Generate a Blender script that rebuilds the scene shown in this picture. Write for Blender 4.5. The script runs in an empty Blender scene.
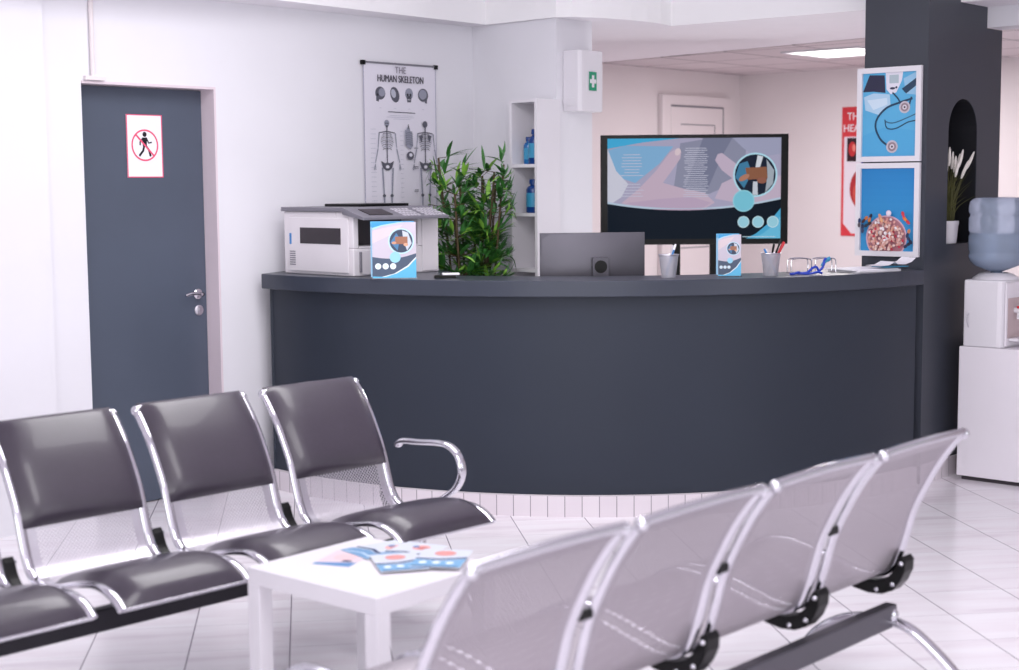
import bpy, bmesh, math, random
from mathutils import Vector, Matrix
random.seed(7)
C = bpy.context.scene.collection
PI = math.pi

# ------------------------------------------------------------------ colour / materials
def lin(c):
    r = []
    for v in c[:3]:
        v = v / 255.0
        r.append(v / 12.92 if v <= .04045 else ((v + .055) / 1.055) ** 2.4)
    return (r[0], r[1], r[2], 1.0)
MATS = {}
def mat(name, col, rough=.5, metal=0., spec=.5, noise=0., nscale=8., bump=0., emis=None, es=0., trans=0., ior=1.45, alpha=1., coat=0.):
    m = bpy.data.materials.new(name); m.use_nodes = True
    nt = m.node_tree; b = nt.nodes['Principled BSDF']
    b.inputs['Base Color'].default_value = lin(col)
    b.inputs['Roughness'].default_value = rough
    b.inputs['Metallic'].default_value = metal
    b.inputs['Specular IOR Level'].default_value = spec
    b.inputs['Transmission Weight'].default_value = trans
    b.inputs['IOR'].default_value = ior
    b.inputs['Alpha'].default_value = alpha
    b.inputs['Coat Weight'].default_value = coat
    if emis:
        b.inputs['Emission Color'].default_value = lin(emis); b.inputs['Emission Strength'].default_value = es
    tc = nt.nodes.new('ShaderNodeTexCoord')
    nz = nt.nodes.new('ShaderNodeTexNoise'); nz.inputs['Scale'].default_value = nscale; nz.inputs['Detail'].default_value = 4
    nt.links.new(tc.outputs['Object'], nz.inputs['Vector'])
    mx = nt.nodes.new('ShaderNodeMix'); mx.data_type = 'RGBA'; mx.blend_type = 'MULTIPLY'
    mx.inputs[0].default_value = 1.0
    mx.inputs[6].default_value = lin(col)
    rp = nt.nodes.new('ShaderNodeMapRange'); rp.inputs[1].default_value = .3; rp.inputs[2].default_value = .7
    rp.inputs[3].default_value = 1 - noise; rp.inputs[4].default_value = 1.0
    nt.links.new(nz.outputs['Fac'], rp.inputs[0]); nt.links.new(rp.outputs[0], mx.inputs[7])
    nt.links.new(mx.outputs[2], b.inputs['Base Color'])
    if bump:
        bp = nt.nodes.new('ShaderNodeBump'); bp.inputs['Strength'].default_value = bump; bp.inputs['Distance'].default_value = .002
        nt.links.new(nz.outputs['Fac'], bp.inputs['Height']); nt.links.new(bp.outputs[0], b.inputs['Normal'])
    MATS[name] = m
    return m
def attr_mat(name, emit=0., rough=.4):
    m = bpy.data.materials.new(name); m.use_nodes = True
    nt = m.node_tree; b = nt.nodes['Principled BSDF']
    a = nt.nodes.new('ShaderNodeVertexColor'); a.layer_name = 'Col'
    nt.links.new(a.outputs['Color'], b.inputs['Base Color'])
    b.inputs['Roughness'].default_value = rough
    b.inputs['Specular IOR Level'].default_value = .12 if emit else .3
    if emit:
        nt.links.new(a.outputs['Color'], b.inputs['Emission Color']); b.inputs['Emission Strength'].default_value = emit
        dk = nt.nodes.new('ShaderNodeMix'); dk.data_type = 'RGBA'; dk.blend_type = 'MULTIPLY'; dk.inputs[0].default_value = 1
        dk.inputs[7].default_value = (.05, .05, .05, 1)
        nt.links.new(a.outputs['Color'], dk.inputs[6]); nt.links.new(dk.outputs[2], b.inputs['Base Color'])
    MATS[name] = m
    return m
WALL = mat('wall_paint', (231, 230, 236), .6, noise=.02, nscale=3, bump=.05)
WALLB = mat('back_wall_paint', (232, 223, 225), .6, noise=.02, nscale=3)
CEIL_LIT = mat('fascia_lit_paint', (252, 251, 253), .6, noise=.01)  # ceiling white made brighter, so the lit fascia is in the colour
CEIL = mat('ceiling_paint', (246, 242, 248), .7, noise=.02)
REVEAL = mat('door_reveal_paint', (226, 212, 220), .5, noise=.02)
DARK = mat('slate_paint', (56, 60, 70), .42, noise=.08, nscale=2.5, bump=.03)
DARKC = mat('counter_laminate', (45, 51, 63), .45, noise=.08, nscale=1.6, spec=.35)
DARKT = mat('worktop_laminate', (56, 61, 74), .3, noise=.06, nscale=3)
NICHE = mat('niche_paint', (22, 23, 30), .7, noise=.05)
DOORM = mat('door_paint', (82, 90, 106), .38, noise=.12, nscale=1.8)
WHITE = mat('white_lacquer', (229, 226, 232), .3, noise=.01)
WHITEM = mat('white_matt', (236, 231, 238), .55, noise=.015)
CHROME = mat('chrome', (214, 213, 220), .09, metal=1, noise=.04, nscale=20)
STEEL = mat('satin_steel', (205, 202, 210), .3, metal=1, noise=.05, nscale=30)
BEAM = mat('beam_grey_steel', (92, 90, 98), .35, metal=.6, noise=.06)
BEAMD = mat('beam_black_steel', (34, 32, 40), .4, metal=.3, noise=.06)
BLACK = mat('black_plastic', (9, 9, 11), .35, spec=.3, noise=.05)
LEATH = mat('charcoal_leatherette', (56, 49, 62), .36, noise=.08, nscale=60, bump=.06, spec=.75, coat=.2)
PRN = mat('printer_plastic', (226, 221, 226), .45, noise=.02)
PRNG = mat('printer_grey_plastic', (122, 120, 130), .4, noise=.03)
PRND = mat('printer_dark_plastic', (58, 52, 58), .5, noise=.1)
ALU = mat('grey_aluminium', (92, 90, 98), .35, metal=.7, noise=.05, nscale=4)
BLUEP = mat('blue_bottle', (40, 120, 190), .15, noise=.05, trans=.25)
BLUED = mat('blue_bottle_deep', (20, 62, 130), .25, noise=.05)
BLUEL = mat('blue_label', (60, 150, 190), .4, noise=.1, nscale=40)
GREEN = mat('first_aid_green', (20, 150, 112), .4, noise=.02)
RED = mat('red_paint', (206, 52, 62), .4, noise=.02)
WATERB = mat('bottle_plastic', (196, 208, 228), .08, noise=.02, trans=.6, ior=1.15, alpha=1)
WATER = mat('water', (150, 178, 206), .05, noise=.01, trans=.6, ior=1.33)
POT = mat('white_ceramic', (225, 222, 228), .3, noise=.02)
POTD = mat('dark_planter', (44, 42, 46), .5, noise=.1)
LEAF = mat('leaf_green', (66, 130, 60), .38, noise=.45, nscale=14)
LEAF2 = mat('leaf_bright', (150, 208, 84), .38, noise=.3, nscale=14)
STEM = mat('stem_brown', (86, 70, 44), .6, noise=.3, nscale=20)
GRASS = mat('grass_blade', (96, 96, 52), .5, noise=.4, nscale=12)
PLUME = mat('white_plume', (240, 234, 228), .8, noise=.08, nscale=60)
SOIL = mat('soil', (50, 38, 30), .9, noise=.4, nscale=40)
PAPER = mat('paper', (244, 242, 248), .6, noise=.02)
GLASSC = mat('cup_mesh', (196, 196, 206), .3, metal=.2, noise=.05, alpha=.45)
ORANGE = mat('orange_plastic', (226, 130, 60), .4, noise=.02)
BLUEPEN = mat('blue_pen', (60, 130, 196), .35, noise=.02)
BLUEC = mat('blue_cord', (40, 70, 190), .4, noise=.05)
GRAYL = mat('light_grey_plastic', (200, 196, 206), .4, noise=.02)
CLEAR = mat('clear_acrylic', (238, 242, 248), .05, trans=.9, ior=1.2)
PRINT = attr_mat('printed_sheet', 0, .35)
SCREEN = attr_mat('screen_glow', .78, .5)
LIGHTM = mat('light_diffuser', (255, 255, 255), .5, emis=(255, 252, 250), es=3.2)

def floor_mat():
    m = bpy.data.materials.new('marble_floor_tiles'); m.use_nodes = True
    nt = m.node_tree; N = nt.nodes; L = nt.links; b = N['Principled BSDF']
    tc = N.new('ShaderNodeTexCoord')
    mp = N.new('ShaderNodeMapping'); mp.vector_type = 'POINT'
    mp.inputs['Rotation'].default_value = (0, 0, math.radians(-7.7))   # rotate world into the tile axes
    L.new(tc.outputs['Object'], mp.inputs['Vector'])
    # mapped x = across, y = along
    sp = N.new('ShaderNodeSeparateXYZ'); L.new(mp.outputs[0], sp.inputs[0])
    def math_(op, a, bb=None):
        n = N.new('ShaderNodeMath'); n.operation = op
        for i, v in enumerate((a, bb)):
            if v is None: continue
            if isinstance(v, (int, float)): n.inputs[i].default_value = v
            else: L.new(v, n.inputs[i])
        return n.outputs[0]
    def line(coord, ph, pitch, w):
        t = math_('DIVIDE', math_('SUBTRACT', coord, ph), pitch)
        fl = math_('FLOOR', t)
        fr = math_('SUBTRACT', t, fl)
        d = math_('MULTIPLY', math_('MINIMUM', fr, math_('SUBTRACT', 1.0, fr)), pitch)
        return math_('LESS_THAN', d, w), fl
    l1, c1 = line(sp.outputs[0], -.082, .3365, .0021)
    l2, c2 = line(sp.outputs[1], 5.308, .2935, .0011)
    ln = math_('MAXIMUM', l1, math_('MULTIPLY', l2, .55))
    cb = N.new('ShaderNodeCombineXYZ'); L.new(c1, cb.inputs[0]); L.new(c2, cb.inputs[1])
    wn = N.new('ShaderNodeTexWhiteNoise'); wn.noise_dimensions = '3D'; L.new(cb.outputs[0], wn.inputs['Vector'])
    # veining: noise stretched along the across axis, shifted per tile
    ad = N.new('ShaderNodeVectorMath'); ad.operation = 'MULTIPLY_ADD'
    ad.inputs[1].default_value = (1.2, 7.0, 1.0)
    sc = N.new('ShaderNodeVectorMath'); sc.operation = 'SCALE'; sc.inputs['Scale'].default_value = 9.0
    L.new(wn.outputs['Color'], sc.inputs[0]); L.new(mp.outputs[0], ad.inputs[0]); L.new(sc.outputs[0], ad.inputs[2])
    nz = N.new('ShaderNodeTexNoise'); nz.inputs['Scale'].default_value = 1.6; nz.inputs['Detail'].default_value = 5
    L.new(ad.outputs[0], nz.inputs['Vector'])
    cr = N.new('ShaderNodeValToRGB')
    cr.color_ramp.elements[0].position = .3; cr.color_ramp.elements[0].color = lin((226, 218, 226))
    cr.color_ramp.elements[1].position = .62; cr.color_ramp.elements[1].color = lin((244, 241, 246))
    e = cr.color_ramp.elements.new(.42); e.color = lin((238, 232, 238))
    L.new(nz.outputs['Fac'], cr.inputs[0])
    mx = N.new('ShaderNodeMix'); mx.data_type = 'RGBA'; mx.inputs[7].default_value = lin((128, 122, 134))
    L.new(ln, mx.inputs[0]); L.new(cr.outputs[0], mx.inputs[6])
    L.new(mx.outputs[2], b.inputs['Base Color'])
    b.inputs['Roughness'].default_value = .2
    return m
FLOORM = floor_mat()

def tile_lines_mat(name, base, dark, px, py, w, rot=0., rough=.6, uv=False, pitchw=None):
    m = bpy.data.materials.new(name); m.use_nodes = True
    nt = m.node_tree; N = nt.nodes; L = nt.links; b = N['Principled BSDF']
    tc = N.new('ShaderNodeTexCoord'); mp = N.new('ShaderNodeMapping'); mp.inputs['Rotation'].default_value = (0, 0, rot)
    L.new(tc.outputs['UV' if uv else 'Object'], mp.inputs['Vector'])
    br = N.new('ShaderNodeTexBrick'); br.offset = 0; br.squash = 1
    br.inputs['Scale'].default_value = 1; br.inputs['Brick Width'].default_value = px; br.inputs['Row Height'].default_value = py
    br.inputs['Mortar Size'].default_value = w; br.inputs['Mortar Smooth'].default_value = .1
    c = lin(base); br.inputs['Color1'].default_value = c
    br.inputs['Color2'].default_value = (c[0] * .93, c[1] * .92, c[2] * .93, 1); br.inputs['Mortar'].default_value = lin(dark)
    L.new(mp.outputs[0], br.inputs['Vector']); L.new(br.outputs['Color'], b.inputs['Base Color'])
    b.inputs['Roughness'].default_value = rough
    return m
CTILE = tile_lines_mat('ceiling_tiles_grid', (214, 203, 207), (150, 140, 146), .6, .6, .014, rot=math.radians(-42 + 90) * -1)
PLINTH = tile_lines_mat('plinth_tiles', (228, 220, 226), (150, 142, 150), .081, .5, .0022, uv=True, rough=.35)

def perf_mat(hole, col, rough):
    m = bpy.data.materials.new('perforated_steel'); m.use_nodes = True
    nt = m.node_tree; N = nt.nodes; L = nt.links; b = N['Principled BSDF']; out = N['Material Output']
    b.inputs['Base Color'].default_value = lin(col); b.inputs['Metallic'].default_value = .8; b.inputs['Roughness'].default_value = rough
    tc = N.new('ShaderNodeTexCoord')
    def dots(off):
        a = N.new('ShaderNodeVectorMath'); a.operation = 'MULTIPLY_ADD'; a.inputs[1].default_value = (1 / .0135, 1 / .0135, 0); a.inputs[2].default_value = (off, off, 0)
        L.new(tc.outputs['UV'], a.inputs[0])
        f = N.new('ShaderNodeVectorMath'); f.operation = 'FRACTION'; L.new(a.outputs[0], f.inputs[0])
        s = N.new('ShaderNodeVectorMath'); s.operation = 'SUBTRACT'; s.inputs[1].default_value = (.5, .5, 0); L.new(f.outputs[0], s.inputs[0])
        l = N.new('ShaderNodeVectorMath'); l.operation = 'LENGTH'; L.new(s.outputs[0], l.inputs[0])
        return l.outputs['Value']
    mn = N.new('ShaderNodeMath'); mn.operation = 'MINIMUM'; L.new(dots(0), mn.inputs[0]); L.new(dots(.5), mn.inputs[1])
    lt = N.new('ShaderNodeMath'); lt.operation = 'LESS_THAN'; lt.inputs[1].default_value = hole; L.new(mn.outputs[0], lt.inputs[0])
    tr = N.new('ShaderNodeBsdfTransparent'); ms = N.new('ShaderNodeMixShader')
    L.new(lt.outputs[0], ms.inputs[0]); L.new(b.outputs[0], ms.inputs[1]); L.new(tr.outputs[0], ms.inputs[2]); L.new(ms.outputs[0], out.inputs[0])
    return m
PERF = perf_mat(.25, (206, 202, 210), .34)
PERFG = perf_mat(.13, (170, 163, 170), .42)
STEELG = mat('satin_steel_grey', (176, 170, 177), .4, metal=.8, noise=.05, nscale=30)

# ------------------------------------------------------------------ mesh helpers
def obj(name, bm, m, parent=None, smooth=False, bevel=0.):
    me = bpy.data.meshes.new(name); bm.normal_update(); bm.to_mesh(me); bm.free()
    o = bpy.data.objects.new(name, me); C.objects.link(o)
    for x in (m if isinstance(m, (list, tuple)) else [m]): me.materials.append(x)
    if smooth:
        for p in me.polygons: p.use_smooth = True
        try: me.set_sharp_from_angle(angle=math.radians(40))
        except Exception: pass
    if parent is not None: o.parent = parent
    if bevel:
        b = o.modifiers.new('bevel', 'BEVEL'); b.width = bevel; b.segments = 3; b.limit_method = 'ANGLE'
    return o
def empty(name, label=None, cat=None, loc=(0, 0, 0), rz=0., group=None):
    o = bpy.data.objects.new(name, None); C.objects.link(o); o.location = loc; o.rotation_euler = (0, 0, rz)
    o.empty_display_size = .05
    if label: tag(o, label, cat, group)
    return o
def tag(o, label, cat, group=None):
    o['label'] = label; o['category'] = cat
    if group: o['group'] = group
    return o
def struct(o): o['kind'] = 'structure'; return o
def box(bm, x0, x1, y0, y1, z0, z1, M=None, mi=0):
    vs = [bm.verts.new(Vector(p)) for p in [(x0, y0, z0), (x1, y0, z0), (x1, y1, z0), (x0, y1, z0), (x0, y0, z1), (x1, y0, z1), (x1, y1, z1), (x0, y1, z1)]]
    if M is not None:
        for v in vs: v.co = M @ v.co
    for f in [(0, 3, 2, 1), (4, 5, 6, 7), (0, 1, 5, 4), (1, 2, 6, 5), (2, 3, 7, 6), (3, 0, 4, 7)]:
        bm.faces.new([vs[i] for i in f]).material_index = mi
def B(*a, **k):
    bm = bmesh.new(); box(bm, *a, **k); return bm
def prism(bm, pts, z0, z1, mi=0):
    """pts 2D footprint extruded in z"""
    lo = [bm.verts.new((p[0], p[1], z0)) for p in pts]; hi = [bm.verts.new((p[0], p[1], z1)) for p in pts]
    n = len(pts)
    a = bm.faces.new(lo[::-1]); b = bm.faces.new(hi); a.material_index = b.material_index = mi
    for i in range(n):
        f = bm.faces.new([lo[i], lo[(i + 1) % n], hi[(i + 1) % n], hi[i]]); f.material_index = mi
    bmesh.ops.recalc_face_normals(bm, faces=bm.faces[:])
def prism_dir(bm, pts, org, ax, az, an, t):
    """2D outline (a along ax, b along az) extruded t along an"""
    lo = [bm.verts.new(org + ax * p[0] + az * p[1]) for p in pts]; hi = [bm.verts.new(org + ax * p[0] + az * p[1] + an * t) for p in pts]
    n = len(pts); bm.faces.new(lo[::-1]); bm.faces.new(hi)
    for i in range(n): bm.faces.new([lo[i], lo[(i + 1) % n], hi[(i + 1) % n], hi[i]])
    bmesh.ops.recalc_face_normals(bm, faces=bm.faces[:])
def lathe(bm, prof, n=28, c=(0, 0), M=None, close=True):
    rings = []
    for r, z in prof:
        ring = []
        for i in range(n):
            a = 2 * PI * i / n
            p = Vector((c[0] + r * math.cos(a), c[1] + r * math.sin(a), z))
            if M is not None: p = M @ p
            ring.append(bm.verts.new(p))
        rings.append(ring)
    for k in range(len(rings) - 1):
        for i in range(n):
            bm.faces.new([rings[k][i], rings[k][(i + 1) % n], rings[k + 1][(i + 1) % n], rings[k + 1][i]])
    if close:
        bm.faces.new(rings[0][::-1]); bm.faces.new(rings[-1])
def smooth_path(pts, k=6):
    P = [Vector(p) for p in pts]; out = []
    for i in range(len(P) - 1):
        p0 = P[max(i - 1, 0)]; p1 = P[i]; p2 = P[i + 1]; p3 = P[min(i + 2, len(P) - 1)]
        for j in range(k):
            t = j / k
            out.append(.5 * ((2 * p1) + (p2 - p0) * t + (2 * p0 - 5 * p1 + 4 * p2 - p3) * t * t + (3 * p1 - p0 - 3 * p2 + p3) * t ** 3))
    out.append(P[-1]); return out
def sweep(bm, path, rx, ry=None, side=None, n=12, cap=True, taper=None):
    """tube along path; rx radius along 'side' vector, ry along the other"""
    ry = rx if ry is None else ry
    P = [Vector(p) for p in path]; rings = []
    for i, p in enumerate(P):
        t = (P[min(i + 1, len(P) - 1)] - P[max(i - 1, 0)]).normalized()
        s = Vector(side) if side is not None else (Vector((0, 0, 1)) if abs(t.z) < .9 else Vector((1, 0, 0)))
        b = t.cross(s).normalized(); a = b.cross(t).normalized()
        k = taper(i / (len(P) - 1)) if taper else 1.
        rings.append([bm.verts.new(p + a * rx * k * math.cos(2 * PI * j / n) + b * ry * k * math.sin(2 * PI * j / n)) for j in range(n)])
    for k in range(len(rings) - 1):
        for j in range(n):
            bm.faces.new([rings[k][j], rings[k][(j + 1) % n], rings[k + 1][(j + 1) % n], rings[k + 1][j]])
    if cap: bm.faces.new(rings[0][::-1]); bm.faces.new(rings[-1])
    bmesh.ops.recalc_face_normals(bm, faces=bm.faces[:])
def ball(bm, c, r, sc=(1, 1, 1), seg=14):
    M = Matrix.Translation(Vector(c)) @ Matrix.Diagonal((sc[0], sc[1], sc[2], 1))
    bmesh.ops.create_uvsphere(bm, u_segments=seg, v_segments=seg // 2 + 1, radius=r, matrix=M)

# flat printed artwork: layers of coloured polygons in local XZ, facing -Y
class Art:
    zs = 1.
    def __init__(s, step=.00012): s.bm = bmesh.new(); s.col = s.bm.loops.layers.float_color.new('Col'); s.k = 0; s.step = step; s.lv = 0
    def poly(s, pts, c, keep=False):
        if not keep: s.lv += 1
        y = -s.lv * s.step
        try: f = s.bm.faces.new([s.bm.verts.new((p[0], y, p[1] * s.zs)) for p in pts])
        except Exception: return
        f.normal_update()
        if f.normal.y > 0: f.normal_flip()
        cc = lin(c)
        for l in f.loops: l[s.col] = cc
    def rect(s, x0, z0, x1, z1, c, keep=False): s.poly([(x0, z0), (x1, z0), (x1, z1), (x0, z1)], c, keep)
    def ell(s, cx, cz, rx, rz, c, rot=0., keep=False, n=28):
        pts = []
        for i in range(n):
            a = 2 * PI * i / n; x = rx * math.cos(a); z = rz * math.sin(a)
            pts.append((cx + x * math.cos(rot) - z * math.sin(rot), cz + x * math.sin(rot) + z * math.cos(rot)))
        s.poly(pts, c, keep)
    def stroke(s, pts, w, c, keep=False, w2=None):
        if not keep: s.lv += 1
        n = len(pts)
        L = []; R = []
        for i in range(n):
            a = Vector(pts[max(i - 1, 0)]); b = Vector(pts[min(i + 1, n - 1)]); d = (b - a)
            d = d.normalized() if d.length else Vector((1, 0)); q = Vector((-d.y, d.x))
            ww = w if w2 is None else w + (w2 - w) * i / (n - 1)
            p = Vector(pts[i]); L.append(p + q * ww / 2); R.append(p - q * ww / 2)
        for i in range(n - 1): s.poly([L[i], L[i + 1], R[i + 1], R[i]], c, True)
    def ring(s, cx, cz, r, w, c, n=32):
        s.stroke([(cx + r * math.cos(2 * PI * i / n), cz + r * math.sin(2 * PI * i / n)) for i in range(n + 1)], w, c)
    def slab(s, x0, z0, x1, z1, th, c):     # sheet body behind the artwork
        cc = lin(c)
        vs = [s.bm.verts.new(p) for p in [(x0, 0, z0), (x1, 0, z0), (x1, 0, z1), (x0, 0, z1), (x0, th, z0), (x1, th, z0), (x1, th, z1), (x0, th, z1)]]
        for f in [(0, 1, 2, 3), (4, 7, 6, 5), (0, 4, 5, 1), (1, 5, 6, 2), (2, 6, 7, 3), (3, 7, 4, 0)]:
            F = s.bm.faces.new([vs[i] for i in f])
            for l in F.loops: l[s.col] = cc
    def done(s, name, m=None, parent=None):
        return obj(name, s.bm, m or PRINT, parent)
def text_mesh(txt, size, m, name, parent, loc, sx=1., align='CENTER', extrude=.0004):
    cu = bpy.data.curves.new(name, 'FONT'); cu.body = txt; cu.size = size; cu.align_x = align; cu.extrude = extrude
    t = bpy.data.objects.new('tmp', cu); C.objects.link(t)
    dg = bpy.context.evaluated_depsgraph_get(); me = bpy.data.meshes.new_from_object(t.evaluated_get(dg))
    bpy.data.objects.remove(t)
    me.name = name; me.materials.clear(); me.materials.append(m)
    me.transform(Matrix.Diagonal((sx, 1, 1, 1))); me.transform(Matrix.Rotation(PI / 2, 4, 'X'))
    o = bpy.data.objects.new(name, me); C.objects.link(o); o.parent = parent; o.location = loc
    return o

# ------------------------------------------------------------------ place frame
H0 = 1.56
aU = math.radians(42)
U = Vector((math.sin(aU), math.cos(aU), 0)); NW = Vector((math.cos(aU), -math.sin(aU), 0))
Vd = Vector((-math.sin(math.radians(45)), math.cos(math.radians(45)), 0))
Zv = Vector((0, 0, 1))
W0 = Vector((-1.696, 7.275, 0)); D0 = Vector((-1.770, 7.342, 0))
RW = math.radians(48)      # rotation making local x run along U and -Y face the room
RV = math.radians(-45)     # rotation making local x run along -V and -Y face left-front
RU = math.radians(48)
CC = Vector((.459, 9.21, 0))   # centre of the counter arc

def wallbox(bm, p0, d, s0, s1, z0, z1, off0, off1, nrm):
    pts = [p0 + d * s0 + nrm * off0, p0 + d * s1 + nrm * off0, p0 + d * s1 + nrm * off1, p0 + d * s0 + nrm * off1]
    prism(bm, [(p.x, p.y) for p in pts], z0, z1)

# ------------------------------------------------------------------ room shell
bm = bmesh.new(); prism(bm, [(-9, -3), (11, -3), (11, 19), (-9, 19)], -.1, 0); struct(obj('floor', bm, FLOORM))
bm = bmesh.new()
wallbox(bm, W0, U, -.397, -.60, 0, 2.92, -.25, 0, NW)
wallbox(bm, W0, U, -.397, .361, 2.045, 2.92, -.25, 0, NW)
wallbox(bm, W0, U, .361, 2.55, 0, 2.92, -.25, 0, NW)
struct(obj('wall_left', bm, WALL))
bm = bmesh.new(); wallbox(bm, W0, U, -4.5, -.60, 0, 2.92, -.25, .03, NW)
struct(obj('wall_front_left', bm, WALL))
# lining of the doorway and the door leaf
bm = bmesh.new()
wallbox(bm, W0, U, .349, .361, 0, 2.045, -.13, .004, NW)
wallbox(bm, W0, U, -.396, .349, 2.033, 2.045, -.13, .004, NW)
struct(obj('trim_1', bm, REVEAL))
bm = bmesh.new(); wallbox(bm, W0, U, -.40, .347, .006, 2.03, -.145, -.1, NW)
door = struct(obj('door_1', bm, DOORM))
dl = empty('door_lock', loc=D0 + U * (.292) + Zv * 1.015 + NW * .001, rz=RW); dl.parent = door
bm = bmesh.new(); MY = Matrix.Rotation(PI / 2, 4, 'X')
lathe(bm, [(.026, 0), (.026, .006), (.021, .010), (.011, .012), (.011, .045), (0.0001, .045)], 20, M=MY)
sweep(bm, smooth_path([(0, -.042, 0), (-.03, -.046, .004), (-.07, -.044, .006), (-.10, -.04, -.002)]), .008, .007)
o = obj('handle', bm, CHROME, dl, True)
bm = bmesh.new()
lathe(bm, [(.026, 0), (.026, .006), (.020, .010), (.0001, .010)], 20, M=Matrix.Translation((0.004, 0, -.082)) @ MY)
box(bm, -.001, .009, -.014, -.010, -.098, -.070)
obj('escutcheon', bm, STEEL, dl, True)
# conduit over the door
bm = bmesh.new(); pc = W0 + U * (-.340) + NW * .012
lathe(bm, [(.011, 2.06), (.011, 2.92)], 12, c=(pc.x, pc.y)); struct(obj('trim_2', bm, WALLB, None, True))
bm = bmesh.new(); wallbox(bm, W0, U, -.384, -.28, 2.047, 2.068, 0, .022, NW); struct(obj('trim_3', bm, WALLB, bevel=.003))
# wall behind the shelf, ending in the pier that carries the first aid cabinet
Cn = Vector((-.204, 8.931, 0)); E0 = Cn - Vd * .672
bm = bmesh.new()
pts = [Cn - U * .0, E0, E0 + U * .318, Cn + U * .318 + Vd * .3, Cn + Vd * .3]
prism(bm, [(p.x, p.y) for p in pts], 0, 2.92); struct(obj('wall_center', bm, WALL))
# back room
K = Vector((2.003, 13.08, 0))
bm = bmesh.new(); wallbox(bm, K, U, -6.5, .2, 0, 2.92, -.2, 0, NW); struct(obj('wall_back_left', bm, WALLB))
bm = bmesh.new(); Un = -U
pp = [K, K - Vd * 9, K - Vd * 9 + U * .2, K + U * .2]; prism(bm, [(p.x, p.y) for p in pp], 0, 2.92); struct(obj('wall_back', bm, WALLB))
# ceilings
edge = [(-3.7, 4.42), (-.125, 8.790), (.02, 8.665), (.16, 8.525), (.27, 8.430), (.36, 8.415), (.47, 8.455), (.58, 8.520), (.70, 8.610), (.80, 8.705), (.89, 8.815), (.963, 8.948), (1.924, 8.195), (4.2, 6.41)]
bm = bmesh.new(); prism(bm, edge + [(10, 11), (3.4, 18), (-5, 14), (-5.2, 4.9)], 2.47, 2.92); bm.normal_update()
for f in bm.faces: f.material_index = 1 if abs(f.normal.z) < .5 else 0  # upright faces take the white with lamplight painted in
struct(obj('ceiling_soffit', bm, [CEIL, CEIL_LIT]))
bm = bmesh.new(); prism(bm, [(-8, -3), (10, -3), (10, 18), (-8, 18)], 2.92, 2.99); struct(obj('ceiling', bm, CEIL))
bm = bmesh.new(); prism(bm, [(-.2, 12.7), (1.02, 11.25), (2.27, 9.80), (5.2, 6.4), (10, 11), (3.4, 18), (-2, 15)], 2.464, 2.472); struct(obj('ceiling_back', bm, CTILE))
# dark pier / wing wall with an arched niche
Q = Vector((2.106, 7.606, 0))
bm = bmesh.new()
def side(pts, off, t):   # outline on the right hand face
    prism_dir(bm, pts, Q + NW * off, U, Zv, -NW, t)
arch = [(.41 + .168 * math.cos(a), 1.81 + .168 * math.sin(a)) for a in [PI * i / 16 for i in range(17)]]
side([(0, 0), (.242, 0), (.242, 2.92), (0, 2.92)], 0, .352)
side([(.578, 0), (.86, 0), (.86, 2.36), (.672, 2.36), (.672, 2.92), (.578, 2.92)], 0, .34)
side([(.242, 0), (.578, 0), (.578, 1.225), (.242, 1.225)], 0, .34)
side([(.578, 2.92), (.242, 2.92)] + arch[::-1], 0, .34)
struct(obj('wall_right', bm, DARK))
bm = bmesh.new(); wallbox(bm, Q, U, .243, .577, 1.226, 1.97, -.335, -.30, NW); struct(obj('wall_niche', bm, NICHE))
# lining of the niche
bm = bmesh.new()
ar = [(.2425, 1.226), (.2425, 1.81)] + [(.41 + .1675 * math.cos(a), 1.81 + .1675 * math.sin(a)) for a in [PI - PI * i / 16 for i in range(17)]] + [(.5775, 1.226)]
for off0, off1 in [(-.004, -.30)]:
    lo = [bm.verts.new(Q + U * a + Zv * b + NW * off0) for a, b in ar]; hi = [bm.verts.new(Q + U * a + Zv * b + NW * off1) for a, b in ar]
    for i in range(len(ar) - 1): bm.faces.new([lo[i], lo[i + 1], hi[i + 1], hi[i]])
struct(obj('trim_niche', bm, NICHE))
# beam right of the dark wall
bm = bmesh.new(); q = Q + U * .674
pp = [q - NW * .0, q - Vd * 3, q - Vd * 3 + U * .18, q + U * .18]; prism(bm, [(p.x, p.y) for p in pp], 2.362, 2.92); struct(obj('wall_beam', bm, WALL))
# pale tile skirting at the foot of the wing wall
def uvbox(pts, z0, z1):
    bm = bmesh.new(); uv = bm.loops.layers.uv.new('UVMap'); s = 0
    lo = [bm.verts.new((p[0], p[1], z0)) for p in pts]; hi = [bm.verts.new((p[0], p[1], z1)) for p in pts]
    for i in range(len(pts) - 1):
        d = (Vector(pts[i + 1][:2]) - Vector(pts[i][:2])).length
        f = bm.faces.new([lo[i], lo[i + 1], hi[i + 1], hi[i]])
        for l, w in zip(f.loops, [(s, z0), (s + d, z0), (s + d, z1), (s, z1)]): l[uv].uv = (w[0], w[1] + .2)
        s += d
    return bm, lo, hi
def skirting(outer, inner, z0, z1):
    bm, lo, hi = uvbox(outer, z0, z1); uv = bm.loops.layers.uv.active
    lo2 = [bm.verts.new((p[0], p[1], z1)) for p in inner]
    for i in range(len(outer) - 1):
        f = bm.faces.new([hi[i], hi[i + 1], lo2[i + 1], lo2[i]])
        for l in f.loops: l[uv].uv = (.04, .25)
    return bm
a_ = Q + NW * .012; b_ = a_ + U * .87
struct(obj('baseboard_right', skirting([(a_ - U * .02)[:2], b_[:2]], [(Q - U * .02)[:2], (Q + U * .87)[:2]], 0, .1), PLINTH))
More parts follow.
